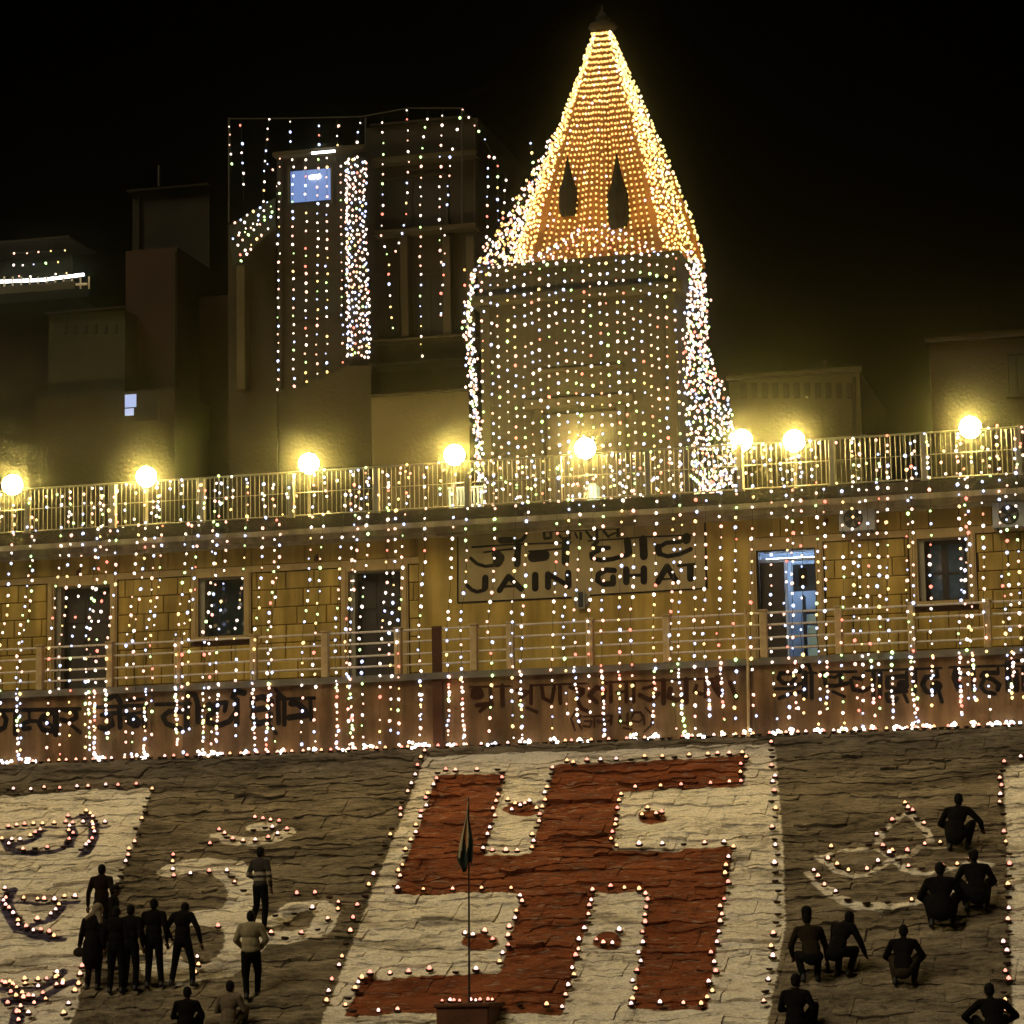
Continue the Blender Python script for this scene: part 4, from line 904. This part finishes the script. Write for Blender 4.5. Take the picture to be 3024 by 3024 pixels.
for k in range(10):
    th = -PI + (k+.5)*PI/10*1.0
    path = [(cx_ + .31*math.cos(th + .3*math.sin(z)), cy_ + .31*math.sin(th + .3*math.sin(z)), z) for z in np.linspace(ca[2], cb[2], 12)]
    light_string(path, .20, ordinal(k+1) + ' from left of the strings wrapped around the round column', 'strings wrapped around the round column', single=False, mats=LED, weights=[.45, .22, .22, .03, .06, .02], jit=.25, r=.036, spread=.02)
for k in range(3):
    light_string([WQ(20, 478+k*22, 18.9), WQ(130, 472+k*22, 18.9)], .42, ordinal(k+1) + ' row from top of lights on the lit left-edge balcony', 'lights on the left-edge balcony')

# ================================================================== OIL LAMPS
bowl_m = MB().lathe([(.038, 0), (.062, .012), (.078, .048), (.073, .051), (.052, .024), (.01, .017)], 9).mesh('oil_lamp', M['clay'], True)
flame_m = [MB().lathe([(.012, .030), (.031, .048), (.037, .070), (.028, .094), (.006, .114)], 7).mesh('flame', f, True) for f in FLAME]
def row(qs, sp, group, lit=.85, jit=.03, desc=None, frm='left'):
    uv = [SQ(a, b_) for a, b_ in qs]
    pts = along([np.array([a[0], a[1], 0]) for a in uv], sp, .25)
    return [(p_[0] + random.gauss(0, jit), p_[1] + random.gauss(0, jit), group, random.random() < lit, (ordinal(i+1) + ' oil lamp from ' + frm + ' ' + desc) if desc else None) for i, p_ in enumerate(pts)]
D = []
G = {'edge': 'small clay oil lamp in the row along the left edge of the central panel', 'edge2': 'small clay oil lamp in the row along the right edge of the central panel',
     'sw': 'small clay oil lamp in the rows outlining the red swastika', 'dot': 'clay oil lamp set on one of the red dots between the swastika arms', 'lp': 'small clay oil lamp along the border of the left white panel',
     'lt': 'clay oil lamp on the dark painted letters of the left panel', 'om': 'clay oil lamp on the white painted om', 'fig': 'clay oil lamp on the thin looped line drawing', 'rp': 'clay oil lamp along the edge of the right white panel', 'ped': 'tiny oil lamp on the maroon flag pedestal'}
D += row([(800, 1420), (757, 1540), (700, 1660), (650, 1800), (608, 1915)], .55, 'edge', .8, desc='along the left edge of the central white panel', frm='top')
D += row([(1457, 1405), (1459, 1500), (1463, 1600), (1468, 1720), (1455, 1830), (1440, 1908)], .50, 'edge2', .62, desc='along the right edge of the central white panel', frm='top')
SWQ = RED_POLY[0]
for a, b_, sp, ds, frm in [(0,1,.42,'along the top of the upper left swastika arm','left'),(1,2,.40,'down the inner side of the upper left swastika arm','top'),(2,3,.32,'along the bottom of the upper white notch','left'),(4,3,.40,'down the left side of the swastika upright','top'),
        (4,5,.34,'along the top of the upper right swastika arm','left'),(5,6,.22,'down the tip of the upper right swastika arm','top'),(7,6,.55,'along the underside of the upper right swastika arm','left'),(7,8,.42,'down the right side of the swastika upright','top'),
        (8,9,.42,'along the top of the right swastika crossbar','left'),(9,10,.42,'down the outer side of the lower right swastika arm','top'),(11,10,.38,'along the foot of the lower right swastika arm','left'),(12,11,.40,'down the inner side of the lower right swastika arm','top'),
        (13,12,.36,'along the top of the lower white notch','left'),(13,14,.40,'down the right side of the lower swastika upright','top'),(16,17,.42,'along the top of the lower left swastika arm','left'),(18,17,.42,'down the left side of the lower swastika upright','top'),
        (19,18,.6,'along the underside of the left swastika crossbar','left'),(0,19,.42,'down the outer side of the upper left swastika arm','top'),(16,15,.3,'down the tip of the lower left swastika arm','top')]:
    D += row([SWQ[a], SWQ[b_]], sp, 'sw', .88, desc=ds, frm=frm)
D += row([(648, 1914), (780, 1914)], .42, 'sw', .7, desc='along the foot of the lower left swastika arm') + row([(945, 1905), (1050, 1905)], .6, 'sw', .8, desc='along the swastika foot, past the flag pedestal')
for (cx, cy, rx, ry), ds in zip(DOTS, ('upper middle', 'upper right', 'lower left', 'lower right')):
    for k, dx in enumerate(np.linspace(-.75, .75, 7 if cx == 983 else 4)):
        u = SQ(cx + (dx + random.uniform(-.08, .08))*rx, cy + random.uniform(-.8, .8)*ry); D.append((u[0], u[1], 'dot', True, ordinal(k+1) + ' oil lamp from left on the ' + ds + ' red dot'))
D += row([(0, 1500), (288, 1486)], .40, 'lp', .95, desc='along the top of the left white panel') + row([(290, 1492), (250, 1600), (205, 1720), (165, 1815), (120, 1932)], .45, 'lp', .6, desc='down the slanting edge of the left white panel', frm='top')
LD = [('along the headline of the upper dark letter','left'),('down the right hook of the upper dark letter','top'),('on the top curl of the upper dark letter','left'),('around the lower bowl of the upper dark letter','right'),('across the middle of the upper dark letter','right'),('around the bowl of the middle dark letter','top'),('along the bar of the middle dark letter','left'),
      ('on the inner stroke of the middle dark letter','top'),('on the upper stroke of the lowest dark letter','left'),('on the lower stroke of the lowest dark letter','left'),('on the tail of the lowest dark letter','top')]
for (q, w), (ds, fm) in zip(LETTER, LD): D += row(q, .26, 'lt', .85, .05, desc=ds, frm=fm)
D += row(Q1([(0,1320),(120,1310),(240,1290),(350,1260)]), .22, 'lt', .95, .1, desc='in the topmost scattered row at the lower left corner') + row(Q1([(10,1350),(130,1360),(300,1330)]), .22, 'lt', .95, .1, desc='in the second scattered row at the lower left corner') + row(Q1([(20,1400),(150,1420),(280,1400)]), .22, 'lt', .95, .1, desc='in the third scattered row at the lower left corner') + row(Q1([(60,1470),(260,1450)]), .28, 'lt', .9, .1, desc='in the lowest scattered row at the lower left corner')
for q, ds in (([(1170,470),(1250,530),(1380,545),(1480,520),(1570,470)], 'along the crescent above the om'), ([(1330,430),(1400,415),(1480,440),(1560,440)], 'over the dot of the om'), ([(1340,490),(1430,470),(1520,480)], 'under the dot of the om')): D += row(Q1(q), .26, 'om', .95, desc=ds)
for q, ds in (([(1060,575),(1200,565)], 'above the top stroke of the om'), ([(940,620),(935,740),(1040,725),(1230,710),(1330,820)], 'around the upper curl of the om'), ([(1150,1010),(1240,1010)], 'under the middle stroke of the om'), ([(1010,1255),(1090,1265),(1070,1150)], 'at the foot of the om'),
        ([(1590,850),(1640,820),(1830,850),(1840,930),(1720,1025),(1590,1065),(1500,1080),(1440,1030)], 'clockwise around the tail loop of the om'), ([(1470,950),(1600,935),(1690,905),(1720,940)], 'along the inner tail of the om'), ([(1510,1000),(1620,985)], 'inside the tail loop of the om')): D += row(Q1(q), .42, 'om', .8, desc=ds)
for (q, w), ds in zip(FIG, ('along the pointed arch of the looped drawing', 'clockwise around the left loop of the looped drawing', 'along the crossing curve of the looped drawing', 'along the short right curve of the looped drawing', 'along the long lower curve of the looped drawing')): D += row(q, .42, 'fig', .62, desc=ds)
D += row(Q3([(1055,515),(1055,555),(1085,580)]), .22, 'fig', 1, desc='on the peak above the looped drawing', frm='top')
D += row([(1893, 1440), (1888, 1520), (1897, 1590), (1905, 1680), (1900, 1790), (1901, 1932)], .48, 'rp', .62, desc='down the edge of the right white panel', frm='top') + row([(1893, 1438), (1932, 1436)], .5, 'rp', 1) + row([(1924, 1573), (1932, 1573)], .5, 'rp', 1)
# along the ledge at the wall foot
for qx in np.arange(60, 1932, 17):
    p_ = WQ(qx + random.uniform(-5, 5), 1420, -.4); D.append((p_[0], -.001, 'ledge', random.random() < .75, None))
G['ledge'] = 'small clay oil lamp in the long row along the foot of the wall'
def dpos(d): return S3(d[0], d[1], .05) if d[1] > 0 else np.array([d[0], -.40, ZB - .008])
D = [d for d in D if inframe(dpos(d), 10)]
GN = {'edge': 'oil lamps along the left panel edge', 'edge2': 'oil lamps along the right panel edge', 'sw': 'oil lamps outlining the swastika', 'dot': 'oil lamps on the red dots', 'lp': 'oil lamps bordering the left white panel', 'lt': 'oil lamps on the dark letters', 'om': 'oil lamps on the om', 'fig': 'oil lamps on the looped drawing', 'rp': 'oil lamps along the right white panel', 'ledge': 'oil lamps along the wall foot', 'ped': 'oil lamps on the flag pedestal'}
D.sort(key=lambda d: -pxw(dpos(d)))
def lamp(pos, key, lit, sc_=1.0, lab=None):
    o = place('oil_lamp', bowl_m, None, pos); tag(o, lab or G[key] + ('' if lit else ', unlit'), 'oil lamp', GN[key])
    o.rotation_euler = (random.uniform(-.15, .15), random.uniform(-.15, .15), random.uniform(0, 6)); s = random.uniform(.85, 1.2)*sc_; o.scale = (s, s, s)
    if lit: place('flame', random.choice(flame_m), o)
for d in D[:300]: lamp(dpos(d), d[2], d[3], lab=d[4])
rb_ = MB(); rf_ = MB()
for d in D[300:]:
    p_ = dpos(d); rb_.lathe([(.038, 0), (.062, .012), (.078, .048), (.073, .051), (.052, .024), (.01, .017)], 8, p_)
    if d[3]: rf_.lathe([(.012, .030), (.031, .048), (.037, .070), (.028, .094), (.006, .114)], 6, p_, mi=random.randrange(4))
rest = tag(rb_.build('oil_lamp_rows', M['clay'], None, True), 'many small clay oil lamps in rows higher up the bank', 'oil lamps', kind='stuff')
tag(rf_.build('flames', FLAME, rest, True), kind='stuff')

# ================================================================== FLAG AND PEDESTAL
pc = S3(*SQ(886, 1932), 0)
ped = empty('pedestal', pc, 'square maroon pedestal at the bottom edge carrying the flagpole', 'pedestal')
pw = SQ(930, 1932)[0] - SQ(832, 1932)[0]
ztop = W(880*K, 1892*K, pc[1])[2]
MB().cbox((-pw/2, -pw/2, -.7), (pw/2, pw/2, ztop-pc[2]-.08), .03).build('block', M['plinth_dark'], ped)
MB().cbox((-pw/2-.04, -pw/2-.04, ztop-pc[2]-.0795), (pw/2+.04, pw/2+.04, ztop-pc[2]), .03).build('cap', M['plinth_dark'], ped)
for k in range(9):
    lamp((pc[0] - pw/2 + .06 + (pw-.12)*k/8 + random.uniform(-.03, .03), pc[1] - pw*.35 + random.uniform(0, pw*.6), ztop+.001), 'ped', True, .8, ordinal(k+1) + ' from left of the tiny oil lamps on the maroon flag pedestal')
ft = W(884*K, 1505*K, pc[1])
fl = empty('flag', (pc[0], pc[1], ztop), 'furled flag drooping from a thin dark pole before the swastika', 'flag')
MB().tube([(0, 0, 0), (ft[0]-pc[0], 0, ft[2]-ztop)], [.022, .014], 8).build('pole', M['pole'], fl)
fv = []; ff = []; NU, NV = 14, 20; lean = (ft[0]-pc[0])/(ft[2]-ztop)
fh0 = W(884*K, 1640*K, pc[1])[2] - ztop; fh1 = ft[2] - ztop - .08
for j in range(NV+1):
    t = j/NV
    for i in range(NU+1):
        q = i/NU; wl_ = .015 + .22*min(1, t*1.15)**1.2; wr_ = .012 + .12*max(0, t-.12)**.9
        if t > .84: wl_ *= 1 - (t-.84)*3.2; wr_ *= 1 - (t-.84)*1.5
        z = fh1 + (fh0-fh1)*t*(1 - .10*q*q + .05*math.sin(7*q))
        fv.append((lean*z - wl_ + (wl_+wr_)*q + .012*math.sin(8*t + 3*q), -.03 - .05*t + .05*t*math.sin(13*q + 3*t), z))
for j in range(NV):
    for i in range(NU): ff.append((j*(NU+1)+i, (j+1)*(NU+1)+i, (j+1)*(NU+1)+i+1, j*(NU+1)+i+1))
cloth = mat('flag_pale', (.34, .27, .16), .9); cl2 = mat('flag_dark', (.015, .025, .02), .9); cl3 = mat('flag_saffron', (.35, .13, .03), .9)
mbf = MB(); mbf.add(fv, ff)
mbf.mi = [(1 if (j > 13 + 3*math.sin(i) or i > 10) else (2 if 5 <= i < 8 else (1 if i == 4 else 0))) for j in range(NV) for i in range(NU)]
fo = mbf.build('cloth', [cloth, cl2, cl3], fl, True)
md = fo.modifiers.new('thickness', 'SOLIDIFY'); md.thickness = .006

# ================================================================== PEOPLE
def capsule(mb, a, b_, ra, rb, n=10):
    a = np.asarray(a, float); b_ = np.asarray(b_, float); d = b_ - a; L = np.linalg.norm(d)
    d = d/L if L > 1e-6 else np.array([0, 0, 1.]); x = np.cross(d, [0, 1, 0]) if abs(d[1]) < .9 else np.cross(d, [1, 0, 0]); x /= np.linalg.norm(x); y = np.cross(d, x)
    rings = [(a - d*ra*math.cos(t), ra*math.sin(t)) for t in (.25, .7, 1.15, PI/2)] + [(b_ + d*rb*math.sin(t), rb*math.cos(t)) for t in (0, .42, .87, 1.32)]
    vs = []; fs = []
    for c, r in rings:
        for k in range(n): vs.append(c + r*(math.cos(2*PI*k/n)*x + math.sin(2*PI*k/n)*y))
    for i in range(len(rings)-1):
        for k in range(n): fs.append((i*n+k, i*n+(k+1) % n, (i+1)*n+(k+1) % n, (i+1)*n+k))
    fs.append(tuple(range(n))[::-1]); fs.append(tuple((len(rings)-1)*n+k for k in range(n)))
    mb.add(vs, fs)
def ell(mb, c, r, n=12, m=8, tilt=0.0):
    vs = []; fs = []; ct_, st_ = math.cos(tilt), math.sin(tilt)
    for i in range(m+1):
        t = PI*(i+.08)/(m+.16)
        for k in range(n):
            q = 2*PI*k/n; p = [r[0]*math.sin(t)*math.cos(q), r[1]*math.sin(t)*math.sin(q), r[2]*math.cos(t)]
            p = [p[0], p[1]*ct_ + p[2]*st_, -p[1]*st_ + p[2]*ct_]
            vs.append((c[0]+p[0], c[1]+p[1], c[2]+p[2]))
    for i in range(m):
        for k in range(n): fs.append((i*n+k, (i+1)*n+k, (i+1)*n+(k+1) % n, i*n+(k+1) % n))
    fs.append(tuple(range(n))); fs.append(tuple(m*n+k for k in range(n))[::-1])
    mb.add(vs, fs)
V = lambda *a: np.array(a, float)
def pose(kind, d):
    """joints of a 1.70 m figure facing +y (up the bank); d adjusts single joints"""
    if kind == 'stand':
        J = dict(pel=V(0,0,.92), chest=V(0,.0,1.25), neck=V(0,.01,1.45), head=V(0,.035,1.585), sl=V(-.185,0,1.40), sr=V(.185,0,1.40), el=V(-.25,-.03,1.12), er=V(.25,-.03,1.12), wl=V(-.25,.05,.87), wr=V(.25,.05,.87),
                 hl=V(-.09,0,.90), hr=V(.09,0,.90), kl=V(-.11,.03,.49), kr=V(.11,.03,.49), al=V(-.12,-.02,.08), ar=V(.12,-.02,.08))
    elif kind == 'squat':
        J = dict(pel=V(0,-.20,.26), chest=V(0,-.04,.58), neck=V(0,.08,.80), head=V(0,.15,.93), sl=V(-.19,.03,.74), sr=V(.19,.03,.74), el=V(-.33,.12,.50), er=V(.33,.12,.50), wl=V(-.22,.36,.40), wr=V(.22,.36,.40),
                 hl=V(-.10,-.18,.27), hr=V(.10,-.18,.27), kl=V(-.23,.17,.50), kr=V(.23,.17,.50), al=V(-.16,.0,.09), ar=V(.16,.0,.09))
    elif kind == 'sit':
        J = dict(pel=V(0,0,.14), chest=V(0,.03,.46), neck=V(0,.06,.68), head=V(0,.09,.82), sl=V(-.19,.04,.62), sr=V(.19,.04,.62), el=V(-.29,.10,.37), er=V(.29,.10,.37), wl=V(-.20,.32,.36), wr=V(.20,.32,.36),
                 hl=V(-.10,.03,.13), hr=V(.10,.03,.13), kl=V(-.20,.36,.42), kr=V(.20,.36,.42), al=V(-.14,.40,.08), ar=V(.14,.40,.08))
    elif kind == 'crouch':                 # bent forward, knees half bent
        J = dict(pel=V(0,-.20,.42), chest=V(0,-.02,.72), neck=V(0,.11,.92), head=V(0,.18,1.05), sl=V(-.19,.06,.86), sr=V(.19,.06,.86), el=V(-.29,.14,.60), er=V(.30,.14,.58), wl=V(-.22,.34,.42), wr=V(.34,.24,.34),
                 hl=V(-.10,-.18,.42), hr=V(.10,-.18,.42), kl=V(-.17,.16,.46), kr=V(.17,.16,.46), al=V(-.12,.02,.08), ar=V(.12,.02,.08))
    for k, dv in d.items(): J[k] = J[k] + V(*dv)
    return J
def figure(J, fat=1.0, coat=False, sleeve=True, cap=False, hat=False, scarf=False):
    head, neck = J['head'], J['neck']
    skin, shirt, pants, shoes, hair = MB(), MB(), MB(), MB(), MB()
    fwd = V(0, 1, 0)
    # skin: head with face, neck, arms, hands, legs, feet
    ell(skin, head + V(0, .0, .015), (.074, .092, .108)); ell(skin, head + V(0, .028, -.055), (.056, .062, .062))
    ell(skin, head + V(0, .098, -.012), (.014, .018, .024), 8, 6)
    for s in (-1, 1):
        ell(skin, head + V(s*.078, -.005, -.005), (.012, .02, .032), 8, 6)
        ell(skin, head + V(s*.032, .078, .022), (.017, .012, .010), 8, 6)
    ell(skin, head + V(0, .082, -.058), (.026, .014, .010), 8, 6)
    capsule(skin, neck + V(0, -.01, -.05), head + V(0, -.012, -.06), .056, .052)
    capsule(skin, J['pel'], J['chest'], .075, .07); capsule(skin, J['sl']*.8+J['sr']*.2, J['sr']*.8+J['sl']*.2, .045, .045); capsule(skin, J['chest'], neck, .07, .05)
    for s in 'lr':
        sg = -1 if s == 'l' else 1
        capsule(skin, J['s'+s], J['e'+s], .050, .040); capsule(skin, J['e'+s], J['w'+s], .040, .027)
        w = J['w'+s]; d = w - J['e'+s]; d = d/np.linalg.norm(d)
        side = np.cross(d, fwd if abs(d[1]) < .8 else V(0, 0, 1)); side /= np.linalg.norm(side); nrm = np.cross(side, d)
        palm = w + d*.05
        ell(skin, palm, (.036, .030, .042), 8, 6); 
        for q, (o_, L) in enumerate(((-.030, .062), (-.010, .075), (.010, .072), (.029, .056))):
            b0 = w + d*.085 + side*o_; b1 = b0 + d*L*.55 + nrm*.006; b2 = b1 + (d*.75 + nrm*.5)*L*.5
            capsule(skin, b0 - d*.03, b1, .0105, .0095, 6); capsule(skin, b1, b2, .0095, .008, 6)
        t0 = w + d*.03 - side*.03*sg; capsule(skin, t0, t0 - side*.035*sg + d*.04, .012, .009, 6)
        capsule(skin, J['h'+s], J['k'+s], .075, .05); capsule(skin, J['k'+s], J['a'+s], .05, .036)
        an = J['a'+s]; capsule(skin, an + V(0, -.03, -.035), an + V(sg*.02, .13, -.05), .035, .03)
        # clothes
        capsule(shirt, J['s'+s], J['e'+s], .066*fat, .056*fat)
        if sleeve: capsule(shirt, J['e'+s], J['e'+s]*.12 + J['w'+s]*.88, .054*fat, .043*fat)
        capsule(pants, J['h'+s], J['k'+s], .096*fat, .072*fat); capsule(pants, J['k'+s], J['k'+s]*.06 + J['a'+s]*.94, .072, .058)
        capsule(shoes, an + V(0, -.045, -.035), an + V(sg*.02, .15, -.045), .048, .042); capsule(shoes, an + V(0, -.02, -.01), an + V(0, -.01, .03), .05, .046)
    up = J['neck'] - J['pel']; up = up/np.linalg.norm(up); tl = math.atan2(up[1], up[2])
    ell(shirt, J['chest'] + up*.06, (.185*fat, .118*fat, .20), tilt=tl); ell(shirt, J['pel']*.55 + J['chest']*.45, (.165*fat, .115*fat, .20), tilt=tl)
    capsule(shirt, J['sl']*.85+J['sr']*.15, J['sr']*.85+J['sl']*.15, .075*fat, .075*fat); capsule(shirt, J['chest'] + up*.14, neck + up*.0, .10, .062)
    ell(shirt, J['pel'] + up*.03, (.170*fat, .125*fat, .12), tilt=tl)
    if coat:
        capsule(shirt, J['pel'], J['pel'] + V(0, -.02, -.28), .19*fat, .20*fat)
    ell(pants, J['pel'] - up*.03, (.165*fat, .118*fat, .13), tilt=tl)
    ell(hair, head + V(0, -.018, .030), (.084, .094, .100)); ell(hair, head + V(0, -.05, -.02), (.072, .06, .075))
    if cap:
        ell(hair, head + V(0, .0, .055), (.095, .105, .075)); ell(hair, head + V(0, .10, .035), (.07, .07, .012))
    if hat: capsule(hair, head + V(0, -.01, .06), head + V(.0, -.01, .13), .088, .094)
    if scarf: ell(shirt, head + V(0, -.02, .0), (.115, .115, .15)); 
    return skin, shirt, pants, shoes, hair
CM = {}
def cloth_mat(c):
    if c not in CM: CM[c] = mat('cloth_%d' % len(CM), c, .95, tuple(min(1, a*1.5+.001) for a in c), 14, .3, 60, spec=.03)
    return CM[c]
def stripe_mat():
    m = bpy.data.materials.new('striped_knit'); m.use_nodes = True; nt = m.node_tree; b_ = nt.nodes['Principled BSDF']; b_.inputs['Roughness'].default_value = .95
    tc = nt.nodes.new('ShaderNodeTexCoord'); sx = nt.nodes.new('ShaderNodeSeparateXYZ'); nt.links.new(tc.outputs['Object'], sx.inputs[0])
    r = nt.nodes.new('ShaderNodeValToRGB'); r.color_ramp.interpolation = 'CONSTANT'
    mr = nt.nodes.new('ShaderNodeMapRange'); mr.inputs[1].default_value = .8; mr.inputs[2].default_value = 1.5; nt.links.new(sx.outputs[2], mr.inputs[0]); nt.links.new(mr.outputs[0], r.inputs[0])
    e = r.color_ramp.elements; e[0].position = 0; e[0].color = (.02, .015, .012, 1); e[1].position = .30; e[1].color = (.22, .19, .13, 1)
    for p_, c in ((.38, (.015, .012, .01)), (.46, (.24, .2, .14)), (.56, (.02, .015, .012))):
        q = e.new(p_); q.color = (*c, 1)
    nt.links.new(r.outputs[0], b_.inputs['Base Color']); return m
def remesh(o, vox, it=3):
    m = o.modifiers.new('skin', 'REMESH'); m.mode = 'VOXEL'; m.voxel_size = vox; m.use_smooth_shade = True
    s = o.modifiers.new('soften', 'SMOOTH'); s.factor = .5; s.iterations = it
def person(px, py, label, kind='stand', rot=0.0, scale=1.0, d={}, top=(.005, .004, .004), bottom=(.004, .004, .0045), h=.03, shirt_m=None, group=None, **kw):
    u = SP(px, py); p_ = S3(u[0], u[1], h)
    J = pose(kind, d); skin, shirt, pants, shoes, hair = figure(J, **kw)
    o = skin.build('person', M['skin']); o.location = p_; o.rotation_euler = (0, 0, rot); o.scale = (scale,)*3
    tag(o, label, 'person', group); remesh(o, .0105, 2)
    for nm, mb, m, vx in (('shirt', shirt, shirt_m or cloth_mat(top), .018), ('trousers', pants, cloth_mat(bottom), .018), ('shoes', shoes, M['shoe'], .016), ('hair', hair, M['hair'], .014)):
        c = mb.build(nm, m, o); remesh(c, vx, 3)
    return o
DK = (.010, .009, .009)
person(300, 2803, 'person in dark shirt standing highest in the left group, head above the rest', rot=.05, d={'el': (-.02, 0, 0), 'wl': (-.06, 0, -.02)}, top=(.010, .006, .005), fat=.98)
person(336, 2868, 'person in peaked cap looking right, mostly hidden in the left group', rot=-1.2, cap=True)
person(275, 2929, 'person in long dark coat with a pale head cloth at the left group edge', rot=-.15, scale=.98, coat=True, fat=1.1, d={'head': (.10, .02, -.03), 'neck': (.05, 0, -.01), 'wl': (-.10, 0, 0)}, scarf=False)
person(343, 2938, 'bareheaded person in black standing between the long coat and short-haired person', rot=.1, fat=1.02)
person(386, 2932, 'short-haired person in black standing third from right of the left group', rot=-.1, fat=1.0)
person(455, 2922, 'tall person in black with broad shoulders standing beside the leaning person', rot=.05, scale=1.03, fat=1.0, d={'wl': (.03, .06, .05), 'ar': (.02, .06, .01)})
person(540, 2918, 'person with legs apart leaning head forward at the right end of the group', rot=-.1, fat=1.02, d={'al': (-.11, 0, .02), 'kl': (-.08, .02, 0), 'ar': (.11, 0, 0), 'kr': (.07, .02, 0), 'head': (.0, .10, -.05), 'neck': (0, .06, -.02), 'er': (.10, 0, 0), 'wr': (.14, -.02, -.02), 'el': (-.10, .02, .03), 'wl': (-.10, .15, .10)})
person(770, 2752, 'person in striped sweater standing alone above the light-shirted one', rot=-.4, shirt_m=stripe_mat(), fat=1.0, d={'al': (-.10, 0, .06), 'kl': (-.06, .05, .04), 'wl': (.12, .10, .14), 'el': (-.05, 0, .02), 'er': (.03, 0, 0)})
person(742, 2956, 'person in light olive shirt walking up the bank, elbows out', rot=.15, top=(.20, .165, .10), fat=1.15, d={'el': (-.05, .06, .02), 'er': (.05, .06, .02), 'wl': (.10, .14, .10), 'wr': (-.10, .14, .10), 'ar': (-.03, .22, .04), 'kr': (0, .14, .06), 'al': (.05, -.05, 0)})
person(551, 3066, 'person in black sitting at the bottom edge, partly cut off', kind='sit', rot=.1)
person(676, 3048, 'person in pale-shouldered shirt sitting at the bottom edge', kind='sit', rot=-.1, top=(.10, .075, .05), bottom=(.10, .085, .06))
person(2395, 2905, 'person in flat-topped cap crouching with one arm reaching down', kind='crouch', rot=.35, scale=1.12, hat=True, fat=1.0, top=(.014, .010, .006))
person(2490, 2890, 'stooping person in black beside the one in the flat-topped cap', kind='crouch', rot=-.5, scale=1.08, fat=1.05, d={'head': (.04, .03, -.04), 'wr': (-.10, .1, .05)})
person(2672, 2915, 'person squatting alone with pale shorts in the middle of the right slope', kind='squat', rot=0, scale=1.06, bottom=(.022, .016, .010))
person(2350, 3055, 'person in black at the bottom edge below the flat-topped cap', kind='sit', rot=-.25, scale=1.12, fat=1.0)
person(2832, 2517, 'person squatting highest on the right slope with elbows wide', kind='squat', rot=-.15, scale=1.12, d={'er': (.06, .0, .02), 'wr': (.16, -.05, -.02), 'el': (-.03, 0, 0)})
person(2783, 2745, 'broad person in black squatting beside the looped drawing', kind='squat', rot=.1, scale=1.2, fat=1.08)
person(2885, 2697, 'person squatting in a cap near the edge of the right white panel', kind='squat', rot=.2, scale=1.15, cap=True)
person(2935, 3110, 'person in black at the bottom edge beside the right white panel', kind='squat', rot=.3, scale=1.12, d={'el': (-.08, 0, .04), 'er': (.08, 0, .04)})
# bag held by the person in the long coat
u = SP(248, 2860); bp = W(236, 2812, S3(*SP(275, 2929))[1])
bag = MB(); ell(bag, (0, 0, 0), (.15, .07, .10)); capsule(bag, (-.08, 0, .06), (.10, 0, .20), .012, .012, 6)
bo = bag.build('cloth_bag', cloth_mat((.016, .012, .010))); bo.location = bp; tag(bo, 'dark cloth bag held out by the person in the long coat', 'bag'); remesh(bo, .014)
hc = S3(*SP(275, 2929), .03)
hs = MB(); ell(hs, (.10, -.0, 1.60), (.115, .125, .13)); capsule(hs, (.02, -.05, 1.50), (-.10, -.06, 1.42), .07, .05); capsule(hs, (.15, -.06, 1.50), (.20, -.08, 1.34), .06, .05)
ho = hs.build('head_cloth', cloth_mat((.15, .12, .08))); ho.location = hc + V(0, -.01, .0); tag(ho, 'pale cloth wrapped over the head of the person in the long coat', 'head cloth'); remesh(ho, .016)

# ================================================================== HAZE: yellow-tinted volume added to give the lamps bloom-like halos
hz = MB().box((-112, -102, -1.0), (112, 92, 31.0)).build('haze', None)
hz.data.materials.clear()
hm = bpy.data.materials.new('haze'); hm.use_nodes = True
for n_ in list(hm.node_tree.nodes):
    if n_.type == 'BSDF_PRINCIPLED': hm.node_tree.nodes.remove(n_)
pv = hm.node_tree.nodes.new('ShaderNodeVolumePrincipled'); pv.inputs['Color'].default_value = (1.0, 1.0, .60, 1); pv.inputs['Density'].default_value = HAZE; pv.inputs['Anisotropy'].default_value = .991
hm.node_tree.links.new(pv.outputs[0], hm.node_tree.nodes['Material Output'].inputs['Volume'])
hz.data.materials.append(hm); tag(hz, kind='stuff')
